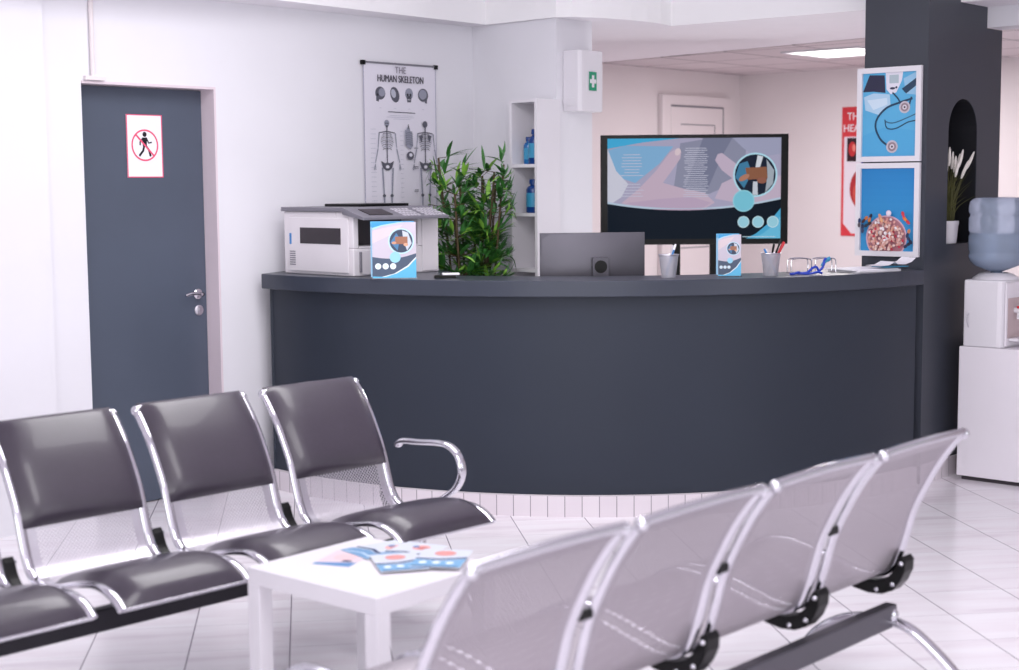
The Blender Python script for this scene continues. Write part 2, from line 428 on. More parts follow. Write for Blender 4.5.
# white panelled door in the back room
dr = empty('door_2', loc=K + U * (-.70) + NW * .001, rz=RW); struct(dr)
bm = bmesh.new(); box(bm, -.49, .49, -.05, 0, 0, 2.265)
o = obj('casing', bm, WALLB, dr, bevel=.01)
bm = bmesh.new(); box(bm, -.375, .365, -.056, -.045, .01, 2.172); obj('leaf', bm, WALLB, dr, bevel=.004)
bm = bmesh.new()
for x0, x1, z0, z1 in [(-.377, .367, 2.165, 2.18), (.356, .37, .01, 2.175)]: box(bm, x0, x1, -.0575, -.05, z0, z1)
for z0, z1 in [(1.15, 2.03), (.2, 1.02)]:
    for x0, x1, a, b in [(-.25, .24, z1 - .008, z1), (-.25, .24, z0, z0 + .008), (.232, .24, z0, z1)]: box(bm, x0, x1, -.0585, -.05, a, b)
obj('moulding_shadow', bm, PRNG, dr)  # grey strips stand in for shadow along the leaf edge and panel mouldings
# recessed ceiling light
lt = empty('ceiling_light', 'square recessed ceiling light panel glowing above the back room', 'light', (2.36, 10.72, 2.463), math.radians(90 - 42))
bm = bmesh.new()
for x0, x1, y0, y1 in [(-.31, .31, -.31, -.285), (-.31, .31, .285, .31), (-.31, -.285, -.285, .285), (.285, .31, -.285, .285)]: box(bm, x0, x1, y0, y1, -.012, .002)
obj('frame', bm, WHITE, lt)
bm = B(-.285, .285, -.285, .285, -.006, 0); obj('diffuser', bm, LIGHTM, lt)
bm = bmesh.new(); box(bm, -.008, .008, -.285, .285, -.012, -.006); obj('divider', bm, WHITE, lt)

# ------------------------------------------------------------------ reception counter
cnt = empty('reception_counter', 'long curved slate grey reception counter on a pale tiled plinth', 'counter', (.459, 6.9, 0))
def arc(r, x0, x1, n=60):
    out = []
    a0 = math.asin((x0 - CC.x) / r); a1 = math.asin((x1 - CC.x) / r)
    for i in range(n + 1):
        a = a0 + (a1 - a0) * i / n; out.append((CC.x + r * math.sin(a), CC.y - r * math.cos(a)))
    return out
def child(o, root): o.parent = root; o.matrix_parent_inverse = Matrix.Translation(root.location).inverted(); return o
bm = bmesh.new()
outer = arc(2.335, -1.262, 2.088)
inner = arc(1.98, -.30, 1.76, 40)[::-1]
prism(bm, outer + [(1.845, 7.84)] + inner + [(-.30, 7.75), (-.80, 8.21), (-1.205, 7.80)], 1.035, 1.11)
child(obj('worktop', bm, DARKT, bevel=.004), cnt)
bm = bmesh.new(); prism(bm, arc(2.285, -1.222, 2.062) + arc(2.235, -1.18, 2.01)[::-1], .1, 1.035)
prism(bm, [(-1.222, 7.648), (-1.17, 7.648), (-1.15, 7.83), (-1.20, 7.79)], .1, 1.035)
child(obj('front_panel', bm, DARKC, smooth=True), cnt)
bm = skirting(arc(2.315, -1.24, 2.075), arc(2.24, -1.19, 2.02), 0, .1); child(obj('plinth', bm, PLINTH), cnt)
bm = bmesh.new(); prism(bm, arc(2.0, -.70, 1.5, 40) + arc(1.4, -.45, 1.25, 30)[::-1], .70, .74)
child(obj('desk', bm, WHITEM), cnt)
for xx in (-.35, .5, 1.25):
    bm = bmesh.new(); box(bm, xx - .015, xx + .015, 7.42, 7.75, 0, .70); child(obj('desk_support', bm, WHITEM), cnt)

# ------------------------------------------------------------------ waiting benches
PROF = [(0, .82), (.03, .788), (.075, .728), (.115, .66), (.15, .59), (.172, .52), (.192, .46), (.215, .415), (.255, .388), (.32, .384), (.40, .402), (.49, .425), (.58, .440), (.64, .437), (.69, .420), (.725, .395)]
PS = smooth_path([(0, y, z) for y, z in PROF], 4)
LEN = [0]
for i in range(1, len(PS)): LEN.append(LEN[-1] + (PS[i] - PS[i - 1]).length)
def prof_at(s):
    if s < 0:
        d = (PS[1] - PS[0]).normalized(); return PS[0] + d * s, Vector((0, -d.z, d.y))
    for i in range(1, len(LEN)):
        if LEN[i] >= s or i == len(LEN) - 1:
            t = min(1, (s - LEN[i - 1]) / (LEN[i] - LEN[i - 1])); p = PS[i - 1].lerp(PS[i], t); d = (PS[i] - PS[i - 1]).normalized()
            return p, Vector((0, -d.z, d.y)) # normal
TOT = LEN[-1]
def set_profile(k):
    global PS, LEN, TOT
    PS = smooth_path([(0, y, .82 - (.82 - z) * k) for y, z in PROF], 4); LEN = [0]
    for i in range(1, len(PS)): LEN.append(LEN[-1] + (PS[i] - PS[i - 1]).length)
    TOT = LEN[-1]
def nrm_at(s):
    a, _ = prof_at(s - .02); b, _ = prof_at(min(TOT, s + .02)); d = (b - a).normalized()
    n = Vector((0, -d.z, d.y)); return n
def pad_bm(x0, x1, s0, s1, th, nx=14, ns=22, base=.006, back=0.):
    bm = bmesh.new(); G = []; Bk = []
    for i in range(ns + 1):
        v = i / ns; s = s0 + (s1 - s0) * v; p, _ = prof_at(s); n = nrm_at(s)
        row = []; rb = []
        for j in range(nx + 1):
            u = j / nx
            e = (1 - abs(2 * u - 1) ** 5) ** .5 * (1 - abs(2 * v - 1) ** 7) ** .45
            t = base + th * e if s >= 0 else base + th * e
            x = x0 + (x1 - x0) * u
            row.append(bm.verts.new((x, p.y + n.y * t, p.z + n.z * t)))
            rb.append(bm.verts.new((x, p.y + n.y * (base - .004 - back * e), p.z + n.z * (base - .004 - back * e))))
        G.append(row); Bk.append(rb)
    for i in range(ns):
        for j in range(nx):
            bm.faces.new([G[i][j], G[i][j + 1], G[i + 1][j + 1], G[i + 1][j]])
            bm.faces.new([Bk[i][j], Bk[i + 1][j], Bk[i + 1][j + 1], Bk[i][j + 1]])
    for i in range(ns):
        bm.faces.new([G[i][0], G[i + 1][0], Bk[i + 1][0], Bk[i][0]]); bm.faces.new([G[i][nx], Bk[i][nx], Bk[i + 1][nx], G[i + 1][nx]])
    for j in range(nx):
        bm.faces.new([G[0][j], Bk[0][j], Bk[0][j + 1], G[0][j + 1]]); bm.faces.new([G[ns][j], G[ns][j + 1], Bk[ns][j + 1], Bk[ns][j]])
    bmesh.ops.recalc_face_normals(bm, faces=bm.faces[:])
    return bm
def sheet_bm(w):
    bm = bmesh.new(); uv = bm.loops.layers.uv.new('UVMap')
    xs = [.022, .058, w - .058, w - .022]; ss = [0.004, .04] + [.04 + (TOT - .10) * i / 40 for i in range(1, 41)] + [TOT - .012]
    G = []
    for s in ss:
        p, _ = prof_at(s); G.append([bm.verts.new((x, p.y, p.z)) for x in xs])
    for i in range(len(ss) - 1):
        for j in range(3):
            f = bm.faces.new([G[i][j], G[i][j + 1], G[i + 1][j + 1], G[i + 1][j]])
            f.material_index = 1 if (j == 1 and 0 < i < len(ss) - 2) else 0
            for l, (a, b) in zip(f.loops, [(xs[j], ss[i]), (xs[j + 1], ss[i]), (xs[j + 1], ss[i + 1]), (xs[j], ss[i + 1])]): l[uv].uv = (a, b)
    bmesh.ops.recalc_face_normals(bm, faces=bm.faces[:])
    return bm
def rail_bm(x):
    bm = bmesh.new(); sweep(bm, [(x, p.y, p.z) for p in PS], .017, .010, side=(1, 0, 0), n=14); return bm
def bench(name, label, loc, rz, pitch, w, pads, beam_m, beam_s, arms, dz=0.):
    set_profile(1 + dz / .436)
    root = empty(name, label, 'bench', loc, rz)
    tw = pitch * 3 + w
    protos = None
    for k in range(4):
        st = empty('seat'); st.parent = root; st.location = (k * pitch, 0, 0)
        if protos is None:
            protos = []
            protos.append(obj('seat_shell', sheet_bm(w), [STEEL, PERF] if pads else [STEELG, PERFG], st, True))
            protos.append(obj('side_rail', rail_bm(.013), CHROME, st, True))
            protos.append(obj('side_rail', rail_bm(w - .013), CHROME, st, True))
            bm = bmesh.new(); p = PS[0]
            sweep(bm, smooth_path([(.012, 0, .818), (.03, -.002, .826), (w / 2, -.006, .832), (w - .03, -.002, .826), (w - .012, 0, .818)]), .012, .011, side=(0, 0, 1))
            ball(bm, (.010, .0, .820), .017); ball(bm, (w - .010, .0, .820), .017)
            protos.append(obj('top_rail', bm, CHROME, st, True))
            bm = bmesh.new(); e = PS[-1]; sweep(bm, [(.012, e.y, e.z), (w - .012, e.y, e.z)], .006); protos.append(obj('front_rail', bm, CHROME, st, True))
            if pads:
                protos.append(obj('back_cushion', pad_bm(.016, w - .016, -.022, .335, .032, base=.010, back=.026), LEATH, st, True))
                protos.append(obj('seat_cushion', pad_bm(.024, w - .024, .565, TOT + .0, .030), LEATH, st, True))
        else:
            for pr in protos:
                c = pr.copy(); C.objects.link(c); c.parent = st
    # beam under the seats
    bm = bmesh.new(); box(bm, .05, tw - .05, beam_s - .02, beam_s + .02, .245 - dz, .315 - dz)
    obj('beam', bm, beam_m, root, bevel=.006)
    # crescent brackets, one under each joint between seats and at the ends
    hb = .018 if pads else .030; bolt0 = None
    xs = [.02] + [k * pitch - (pitch - w) / 2 for k in (1, 2, 3)] + [tw - .02]
    for x in xs:
        bm = bmesh.new()
        o1 = [(PS[i].y, PS[i].z) for i in range(len(PS)) if .188 <= PS[i].y <= .385]
        o1 = [(y - .010, z - .014) if y < .25 else (y, z - .016) for y, z in o1]
        low = [(.37, .356), (.33, .338), (.28, .330), (.235, .334), (.20, .350), (.176, .38), (.160, .415), (.158, .448), (.170, .462)]
        prism_dir(bm, [(y, z) for y, z in o1] + [(y, z - dz) for y, z in low], Vector((x - hb, 0, 0)), Vector((0, 1, 0)), Zv, Vector((1, 0, 0)), hb * 2)
        br = obj('bracket', bm, BLACK, root, bevel=.004)
        for (y, z) in [(.170, .440), (.198, .372), (.25, .348)]:
            for dx in (-hb - .002, hb + .002):
                if bolt0 is None:
                    bm = bmesh.new(); ball(bm, (0, 0, 0), .008, seg=10); bolt0 = b1 = obj('bolt', bm, CHROME, br, True)
                else:
                    b1 = bolt0.copy(); C.objects.link(b1); b1.parent = br
                b1.location = (x + dx, y, z - dz)
    # small black clips joining neighbouring frames
    for k in (() if pads else (1, 2, 3)):
        bm = bmesh.new(); box(bm, k * pitch - (pitch - w) - .004, k * pitch + .004, .128, .144, .588, .612); obj('joint_clip', bm, BLACK, root, bevel=.004)
    # arched legs
    for x in (.065, tw - .065):
        bm = bmesh.new(); zt = .262 - dz
        f = smooth_path([(x, beam_s, zt), (x, beam_s + .07, zt), (x, beam_s + .17, .225 - dz * .7), (x, beam_s + .26, .14), (x, beam_s + .34, .02)], 6)
        r = smooth_path([(x, beam_s, zt), (x, beam_s - .07, zt - .012), (x, beam_s - .15, .19 - dz * .7), (x, beam_s - .23, .10), (x, beam_s - .29, .02)], 6)
        sweep(bm, f, .024, .014, side=(1, 0, 0)); sweep(bm, r, .024, .014, side=(1, 0, 0))
        ball(bm, (x, beam_s, .278 - dz), .030, (1, 1, 1.1))
        lg = obj('leg', bm, CHROME, root, True)
        for yy in (beam_s + .345, beam_s - .295):
            bm = bmesh.new(); lathe(bm, [(.018, 0), (.022, .006), (.020, .016), (.008, .022), (.007, .03)], 16, c=(x, yy)); obj('foot_glide', bm, CHROME, lg, True)
    for x, drop in arms:
        bm = bmesh.new()
        pth = smooth_path([(x, .215, .606 - drop), (x, .24, .622 - drop), (x, .33, .628 - drop), (x, .43, .636 - drop), (x, .49, .630 - drop), (x, .535, .598 - drop), (x, .55, .545 - drop), (x, .525, .49), (x, .47, .448), (x, .40, .405), (x, .34, .375)], 6)
        sweep(bm, pth, .019, .011, side=(1, 0, 0), n=16); ball(bm, pth[0], .0145, (1.25, 1, .8))
        obj('armrest', bm, CHROME, root, True)
    return root
aL = math.radians(44); uL = Vector((math.sin(aL), math.cos(aL), 0)); nL = Vector((uL.y, -uL.x, 0))
# left bench: local x = -uL, local y = nL
bench('waiting_bench', 'chrome four-seat waiting bench with charcoal leather cushions in front of the grey door', (-.575, 5.598, 0), math.atan2(-uL.y, -uL.x), .516, .447, True, BEAMD, .40, [(-.012, 0)])
aR = math.radians(42.5); uR = Vector((math.sin(aR), math.cos(aR), 0))
far = Vector((1.334, 4.347, 0)); near = far - uR * (3 * .535 + .495)
bench('waiting_bench', 'bare perforated steel four-seat waiting bench seen from behind beside the white table', near, math.atan2(uR.y, uR.x), .535, .495, False, BEAM, .20, [(-.012, .10)], .030)

# ------------------------------------------------------------------ low white table with brochures
e1 = math.atan2(.675, .738)   # direction of left edge seen reversed
near_c = Vector((-.362, 3.944, 0)); eA = Vector((.65, .76, 0)).normalized(); eB = Vector((-.76, .65, 0)).normalized()
tb = empty('coffee_table', 'low square white coffee table covered with brochures between the benches', 'table', near_c, math.atan2(eA.y, eA.x))
S = .482; S2 = .54
obj('tabletop', B(0, S, 0, S2, .40, .45), WHITE, tb, bevel=.002)
for x in (0, S - .05):
    for y in (0, S2 - .05): obj('leg', B(x, x + .05, y, y + .05, 0, .3998), WHITE, tb, bevel=.002)

def brochure_art(a, w, h, full=True, flip=False):
    """leaflet artwork: hands photo, round inset, dark band, three dots, blue corner"""
    def X(u): return (u - .5) * w
    def Zz(v): return v * h
    a.rect(X(0), Zz(0), X(1), Zz(1), (200, 192, 206))
    a.poly([(X(0), Zz(.62)), (X(.5), Zz(.80)), (X(.7), Zz(.95)), (X(.3), Zz(.9)), (X(0), Zz(.85))], (216, 200, 206))
    a.poly([(X(0), Zz(1)), (X(0), Zz(.90)), (X(.22), Zz(.95)), (X(.6), Zz(1))], (64, 158, 214))
    a.poly([(X(.0), Zz(.90)), (X(.0), Zz(.86)), (X(.22), Zz(.93)), (X(.75), Zz(1)), (X(.6), Zz(1)), (X(.22), Zz(.95))], (168, 214, 238))
    band = [(X(0), Zz(.02)), (X(0), Zz(.38))] + [(X(i / 10), Zz(.38 - .06 * math.sin(PI * i / 10) + .06 * (i / 10))) for i in range(1, 11)] + [(X(1), Zz(.02))]
    a.poly(band, (74, 88, 110))
    a.poly([(X(.1), Zz(.0)), (X(.5), Zz(.08)), (X(.8), Zz(.22)), (X(1), Zz(.38)), (X(1), Zz(0))], (228, 236, 244))
    a.poly([(X(.2), Zz(.0)), (X(.55), Zz(.08)), (X(.82), Zz(.2)), (X(1), Zz(.35)), (X(1), Zz(0))], (96, 186, 226))
    a.poly([(X(0), Zz(.0)), (X(0), Zz(.03)), (X(.3), Zz(.02)), (X(.35), Zz(0))], (96, 186, 226))
    ry = .27 * w
    cx, cz = X(.66), Zz(.66)
    a.ell(cx, cz, ry * 1.1, ry * 1.1, (190, 224, 240)); a.ell(cx, cz, ry * .98, ry * .98, (58, 70, 92))
    a.poly([(cx - ry * .9, cz - .1 * ry), (cx - ry * .4, cz + .7 * ry), (cx - .1 * ry, cz + .2 * ry), (cx - .3 * ry, cz - .8 * ry)], (74, 126, 168))
    a.poly([(cx + ry * .1, cz + .9 * ry), (cx + ry * .6, cz + .7 * ry), (cx + .9 * ry, cz - .2 * ry), (cx + .5 * ry, cz - .8 * ry), (cx + .2 * ry, cz)], (196, 204, 216))
    a.rect(cx - .5 * ry, cz - .25 * ry, cx + .55 * ry, cz + .38 * ry, (158, 108, 84))
    a.ell(cx + .4 * ry, cz - .3 * ry, .2 * ry, .14 * ry, (214, 164, 136)); a.ell(cx - .6 * ry, cz - .15 * ry, .2 * ry, .12 * ry, (206, 152, 126))
    a.ell(X(.52), Zz(.37), .125 * w, .125 * w, (150, 208, 232))
    for i in range(3):
        a.ell(X(.13 + .17 * i), Zz(.21), .07 * w, .07 * w, (230, 242, 248)); a.ell(X(.13 + .17 * i), Zz(.21), .045 * w, .045 * w, (206, 224, 238))
def lying_art(a, w, h, kind):
    X = lambda u: (u - .5) * w
    Y = lambda v: v * h
    a.rect(X(0), Y(0), X(1), Y(1), (206, 212, 222) if kind != 1 else (222, 204, 212))
    if kind == 0:
        a.poly([(X(0), Y(0)), (X(1), Y(0)), (X(1), Y(.25)), (X(.4), Y(.34)), (X(0), Y(.22))], (104, 150, 190))
        a.stroke([(X(0), Y(.3)), (X(.4), Y(.4)), (X(.7), Y(.34)), (X(1), Y(.42))], .014, (36, 60, 104)); a.stroke([(X(.1), Y(.05)), (X(.5), Y(.16)), (X(.95), Y(.1))], .008, (200, 220, 236))
        a.ell(X(.55), Y(.72), .2 * w, .15 * h, (226, 170, 166)); a.ell(X(.6), Y(.7), .12 * w, .08 * h, (196, 116, 116))
        a.ell(X(.4), Y(.74), .07 * w, .06 * h, (80, 120, 170))
    elif kind == 1:
        a.poly([(X(0), Y(0)), (X(1), Y(0)), (X(1), Y(.3)), (X(0), Y(.12))], (90, 140, 190))
        a.ell(X(.5), Y(.6), .3 * w, .22 * h, (232, 196, 200)); a.ell(X(.7), Y(.35), .14 * w, .06 * h, (40, 60, 100))
    else:
        a.poly([(X(0), Y(0)), (X(1), Y(0)), (X(1), Y(.5)), (X(.5), Y(.35)), (X(0), Y(.4))], (120, 170, 208))
        a.stroke([(X(.05), Y(.04)), (X(.95), Y(.04))], .010, (44, 70, 116))
        for i in range(3): a.ell(X(.2 + .27 * i), Y(.24), .08 * w, .07 * h, (230, 240, 248))
        a.stroke([(X(0), Y(.44)), (X(.5), Y(.42)), (X(1), Y(.55))], .014, (40, 70, 120))
        a.ell(X(.5), Y(.76), .22 * w, .14 * h, (220, 150, 146))
lay = [
    ((-.500, 4.375), 70, 1, 'pink and white leaflet lying at the left end of the table brochures', .12, .17),
    ((-.395, 4.475), 38, 0, 'rearmost brochure with a pink oval picture on the white table', .15, .20),
    ((-.300, 4.445), 62, 0, 'dark blue and pink brochure on the table, lying nearest the leather bench', .14, .20),
    ((-.330, 4.305), 105, 2, 'glossy brochure with blue border at the front edge of the table pile', .14, .20),
    ((-.205, 4.335), 80, 2, 'pale brochure with a red oval picture at the right of the table', .15, .21)]
for i, ((x, y), dg, kd, lb, w, h) in enumerate(lay):
    a = Art(.00008); a.slab(-w / 2, 0, w / 2, h, .0016, (250, 250, 252)); lying_art(a, w, h, kd)
    o = a.done('brochure'); d = math.radians(dg)
    Mx = Matrix.Translation((x, y, .4520 + i * .0023)) @ Matrix.Rotation(d - PI / 2, 4, 'Z') @ Matrix.Rotation(-PI / 2, 4, 'X') @ Matrix.Translation((0, 0, -h / 2))
    o.data.transform(Mx.to_3x3().to_4x4() @ Matrix.Translation((0, 0, -h / 2))); o.location = (x, y, .4522 + i * .0023)
    tag(o, lb, 'brochure', None)

# ------------------------------------------------------------------ no-walking sign on the door
def place_art(a, name, loc, rz, m=None, parent=None):
    o = a.done(name, m, parent); o.location = loc; o.rotation_euler = (0, 0, rz); return o
a = Art(); a.slab(-.103, -.152, .103, .152, .0015, (240, 238, 244))
a.rect(-.103, -.152, .103, .152, (226, 96, 128)); a.rect(-.097, -.147, .097, .147, (242, 240, 246))
def man(a, cx, cz, s, c):
    a.ell(cx, cz + .047 * s, .0105 * s, .011 * s, c)
    a.poly([(cx - .014 * s, cz + .033 * s), (cx + .012 * s, cz + .034 * s), (cx + .010 * s, cz - .004 * s), (cx - .010 * s, cz - .006 * s)], c)
    a.stroke([(cx + .010 * s, cz + .028 * s), (cx + .020 * s, cz + .010 * s), (cx + .036 * s, cz + .013 * s)], .007 * s, c)
    a.stroke([(cx - .012 * s, cz + .028 * s), (cx - .024 * s, cz + .014 * s), (cx - .024 * s, cz + .000 * s)], .007 * s, c)
    a.stroke([(cx + .003 * s, cz), (cx + .020 * s, cz - .020 * s), (cx + .028 * s, cz - .048 * s)], .010 * s, c)
    a.stroke([(cx - .003 * s, cz), (cx - .010 * s, cz - .024 * s), (cx - .030 * s, cz - .046 * s)], .010 * s, c)
man(a, 0, .004, 1.12, (30, 28, 36))
a.ring(0, .004, .073, .008, (232, 92, 124)); a.stroke([(-.051, .055), (.051, -.047)], .009, (232, 92, 124))
sg = place_art(a, 'no_entry_sign', D0 + U * .005 + NW * .0035 + Zv * 1.752, RW)
tag(sg, 'white paper sign with crossed-out walking figure in a red circle on the door', 'sign')

# ------------------------------------------------------------------ skeleton poster
ps = empty('skeleton_poster', 'tall white human skeleton anatomy poster hanging behind the printer', 'poster', W0 + U * 1.627 + NW * .012 + Zv * 2.222, RW)
PW = .56; PH = 1.12
a = Art(); a.slab(-PW / 2, -PH, PW / 2, 0, .002, (226, 222, 234))
a.rect(-PW / 2, -PH, PW / 2, 0, (160, 158, 182)); a.rect(-PW / 2 + .005, -PH + .005, PW / 2 - .005, -.004, (228, 225, 236))
G1 = (92, 92, 104); G2 = (150, 152, 168); G3 = (188, 190, 204)
# four skulls
a.zs = .77
for i, cx in enumerate((-.155, -.045, .065, .175)):
    cz = -.222
    if i == 0:
        a.ell(cx, cz + .01, .038, .046, G1); a.ell(cx + .012, cz + .016, .024, .030, G2); a.poly([(cx - .030, cz), (cx - .008, cz - .02), (cx - .012, cz - .052), (cx - .032, cz - .045)], G1); a.ell(cx - .02, cz - .002, .008, .009, (40, 40, 50))
    elif i == 1:
        a.ell(cx, cz + .004, .034, .056, G1, rot=.2); a.ell(cx - .010, cz + .012, .018, .032, G3, rot=.2)
    elif i == 2:
        a.ell(cx, cz + .014, .031, .042, G2); a.poly([(cx - .02, cz), (cx + .02, cz), (cx + .014, cz - .046), (cx - .014, cz - .046)], G1)
        for s in (-1, 1): a.ell(cx + s * .011, cz + .008, .008, .009, (44, 44, 54))
        a.ell(cx, cz - .008, .004, .007, (50, 50, 60)); a.stroke([(cx - .010, cz - .028), (cx + .010, cz - .028)], .004, (230, 228, 238))
    else:
        a.ell(cx, cz + .01, .040, .048, G1); a.ell(cx - .002, cz + .014, .031, .036, G2); a.poly([(cx + .006, cz - .02), (cx + .032, cz), (cx + .030, cz - .05), (cx + .014, cz - .046)], G1)
    a.stroke([(cx - .008, cz - .095), (cx + .008, cz - .095)], .003, G3)
a.stroke([(-.10, -.342), (.11, -.346)], .006, G1)
for k, (x0, x1) in enumerate([(-.09, .09), (-.11, .10), (-.06, .07)]): a.stroke([(x0, -.368 - .012 * k), (x1, -.368 - .012 * k)], .003, G3)
def skeleton(a, cx, z0, s, back):
    c = G1; l = G2; hz = z0
    a.ell(cx, hz, .020 * s, .025 * s, c if back else l)
    if not back:
        a.ell(cx - .006 * s, hz, .005 * s, .005 * s, (60, 60, 70)); a.ell(cx + .008 * s, hz, .005 * s, .005 * s, (60, 60, 70)); a.rect(cx - .009 * s, hz - .030 * s, cx + .009 * s, hz - .014 * s, c)
    a.stroke([(cx, hz - .02 * s), (cx, hz - .30 * s)], .008 * s, c)
    a.stroke([(cx - .062 * s, hz - .070 * s), (cx, hz - .058 * s), (cx + .062 * s, hz - .070 * s)], .007 * s, c)
    for k in range(9):
        w = (.034 + .016 * math.sin(PI * min(1, k / 7))) * s; zz = hz - (.075 + .014 * k) * s
        a.stroke([(cx - w, zz - .008 * s), (cx - w * .6, zz + .004 * s), (cx, zz), (cx + w * .6, zz + .004 * s), (cx + w, zz - .008 * s)], .0045 * s, l if k % 2 else c)
    if back:
        for q in (-1, 1): a.poly([(cx + q * .018 * s, hz - .08 * s), (cx + q * .052 * s, hz - .085 * s), (cx + q * .030 * s, hz - .14 * s)], c)
    a.poly([(cx - .050 * s, hz - .275 * s), (cx - .02 * s, hz - .292 * s), (cx, hz - .285 * s), (cx + .02 * s, hz - .292 * s), (cx + .050 * s, hz - .275 * s), (cx + .036 * s, hz - .325 * s), (cx + .012 * s, hz - .345 * s), (cx - .012 * s, hz - .345 * s), (cx - .036 * s, hz - .325 * s)], c)
    a.ell(cx, hz - .318 * s, .014 * s, .012 * s, (226, 224, 234))
    for q in (-1, 1):
        a.stroke([(cx + q * .062 * s, hz - .072 * s), (cx + q * .072 * s, hz - .18 * s)], .009 * s, l, w2=.006 * s)
        a.stroke([(cx + q * .072 * s, hz - .185 * s), (cx + q * .094 * s, hz - .29 * s)], .009 * s, l, w2=.006 * s)
        for f in range(4): a.stroke([(cx + q * .094 * s, hz - .295 * s), (cx + q * (.090 + .006 * f) * s, hz - (.345 - .004 * abs(f - 1.5)) * s)], .003 * s, l)
        a.stroke([(cx + q * .040 * s, hz - .325 * s), (cx + q * .030 * s, hz - .52 * s)], .013 * s, l, w2=.010 * s)
        a.ell(cx + q * .029 * s, hz - .53 * s, .012 * s, .012 * s, c)
        a.stroke([(cx + q * .029 * s, hz - .54 * s), (cx + q * .028 * s, hz - .71 * s)], .012 * s, l, w2=.007 * s)
        a.stroke([(cx + q * .028 * s, hz - .715 * s), (cx + q * .045 * s, hz - .735 * s)], .010 * s, l)
skeleton(a, -.112, -.425, .98, False); skeleton(a, .182, -.425, .98, True)
# torso inset
a.ell(.045, -.50, .016, .055, G2); a.poly([(.020, -.47), (.075, -.48), (.082, -.58), (.060, -.61), (.022, -.58)], G2)
for k in range(6): a.stroke([(.022, -.495 - .016 * k), (.050, -.488 - .016 * k), (.080, -.50 - .016 * k)], .004, G1)
a.ell(.058, -.655, .028, .030, G1); a.ell(.062, -.65, .013, .013, (224, 222, 234)); a.stroke([(.048, -.46), (.044, -.43)], .008, G1)
for k in range(18):
    zz = -.47 - .034 * k
    a.stroke([(-.245, zz), (-.205, zz)], .0028, G3); a.stroke([(-.02, zz - .01), (.005, zz - .01)], .0028, G3, True)
for zz in (-.60, -.735, -.745, -.905, -.915): a.stroke([(.085, zz), (.118, zz)], .005, G1)
a.done('sheet', None, ps)
INK = mat('dark_ink', (62, 58, 72), .6); INKG = mat('grey_ink', (128, 122, 136), .6)
text_mesh('THE', .052, INKG, 'title_text', ps, (-.005, -.008, -.050), .9)
text_mesh('HUMAN SKELETON', .054, INK, 'title_text', ps, (-.004, -.008, -.100), .76, extrude=.0012)
bm = bmesh.new(); box(bm, -PW / 2 - .004, PW / 2 + .004, -.006, .006, -.004, .006); obj('hanging_rod', bm, PRNG, ps)
for s in (-1, 1):
    bm = bmesh.new(); box(bm, s * (PW / 2) - .014, s * (PW / 2) + .010, -.010, .008, -.014, .010); obj('rod_clip', bm, BLACK, ps)

# ------------------------------------------------------------------ printer on the counter
RP = math.radians(46.5)
pr = empty('office_printer', 'large off-white office printer copier standing on the counter left end', 'printer', (-.757, 7.315, 1.1105), RP)
PWd, PD, PHt = .575, .54, .315
bm = bmesh.new()
# body built around the output cavity (front face) and the side slot (left face)
box(bm, 0, PWd, .13, PD, .0, PHt)                                   # rear block
box(bm, 0, PWd, 0, .13, .0, .135)                                   # lower front
box(bm, 0, .035, 0, .13, .135, PHt); box(bm, .43, PWd, 0, .13, .135, PHt)   # posts
box(bm, .035, .43, 0, .13, .290, PHt)
obj('body', bm, PRN, pr, bevel=.006)
obj('cavity_liner', B(.036, .429, .120, .1295, .136, .289), PRND, pr)
obj('output_tray', B(.036, .429, .0, .12, .136, .146), PRN, pr)
obj('side_panel', B(-.008, -.0005, .03, PD - .05, .015, PHt - .03), PRN, pr, bevel=.003)
obj('side_slot', B(-.0095, -.0082, .085, .40, .155, .235), PRND, pr)
bm = bmesh.new()
for k in range(7): box(bm, -.0095, -.0082, .44, .485, .045 + k * .011, .050 + k * .011)
obj('vent', bm, PRNG, pr)
obj('side_label', B(-.0095, -.0082, .470, .485, .150, .205), BLUEPEN, pr)
bm = bmesh.new(); box(bm, .05, .42, -.004, -.0005, .008, .125); obj('tray_door', bm, PRN, pr, bevel=.003)
bm = bmesh.new(); box(bm, .035, .047, -.010, -.0005, .02, .12); obj('handle', bm, PRNG, pr, bevel=.002)
bm = bmesh.new(); box(bm, .455, .56, -.005, -.0005, .008, .29); obj('front_cover', bm, PRN, pr, bevel=.003)
obj('lid', B(-.012, PWd, .06, PD + .01, PHt, PHt + .022), PRNG, pr, bevel=.004)
obj('document_feeder', B(.17, .50, .14, .42, PHt + .022, PHt + .036), BLACK, pr, bevel=.004)
bm = bmesh.new(); vs = []
prism_dir(bm, [(-.095, PHt - .040), (-.095, PHt - .026), (.065, PHt + .022), (.065, PHt - .012)], Vector((-.015, 0, 0)), Vector((0, 1, 0)), Zv, Vector((1, 0, 0)), .575)
cp = obj('control_panel', bm, PRNG, pr, bevel=.003)
ang = math.atan2(.048, .16)
for (x0, nx, ny) in [(.27, 5, 4), (.42, 6, 4)]:
    bm = bmesh.new()
    for i in range(nx):
        for j in range(ny):
            M = Matrix.Translation((x0 + i * .024, -.075 + j * .030, PHt - .026 + (.02 + j * .030) * .3)) @ Matrix.Rotation(ang, 4, 'X')
            box(bm, -.007, .007, -.009, .009, 0, .004, M)
    obj('keypad', bm, GRAYL, cp)
bm = bmesh.new(); M = Matrix.Translation((.13, -.02, PHt - .003)) @ Matrix.Rotation(ang, 4, 'X'); box(bm, -.075, .075, -.045, .045, 0, .003, M); obj('display', bm, PRND, cp)

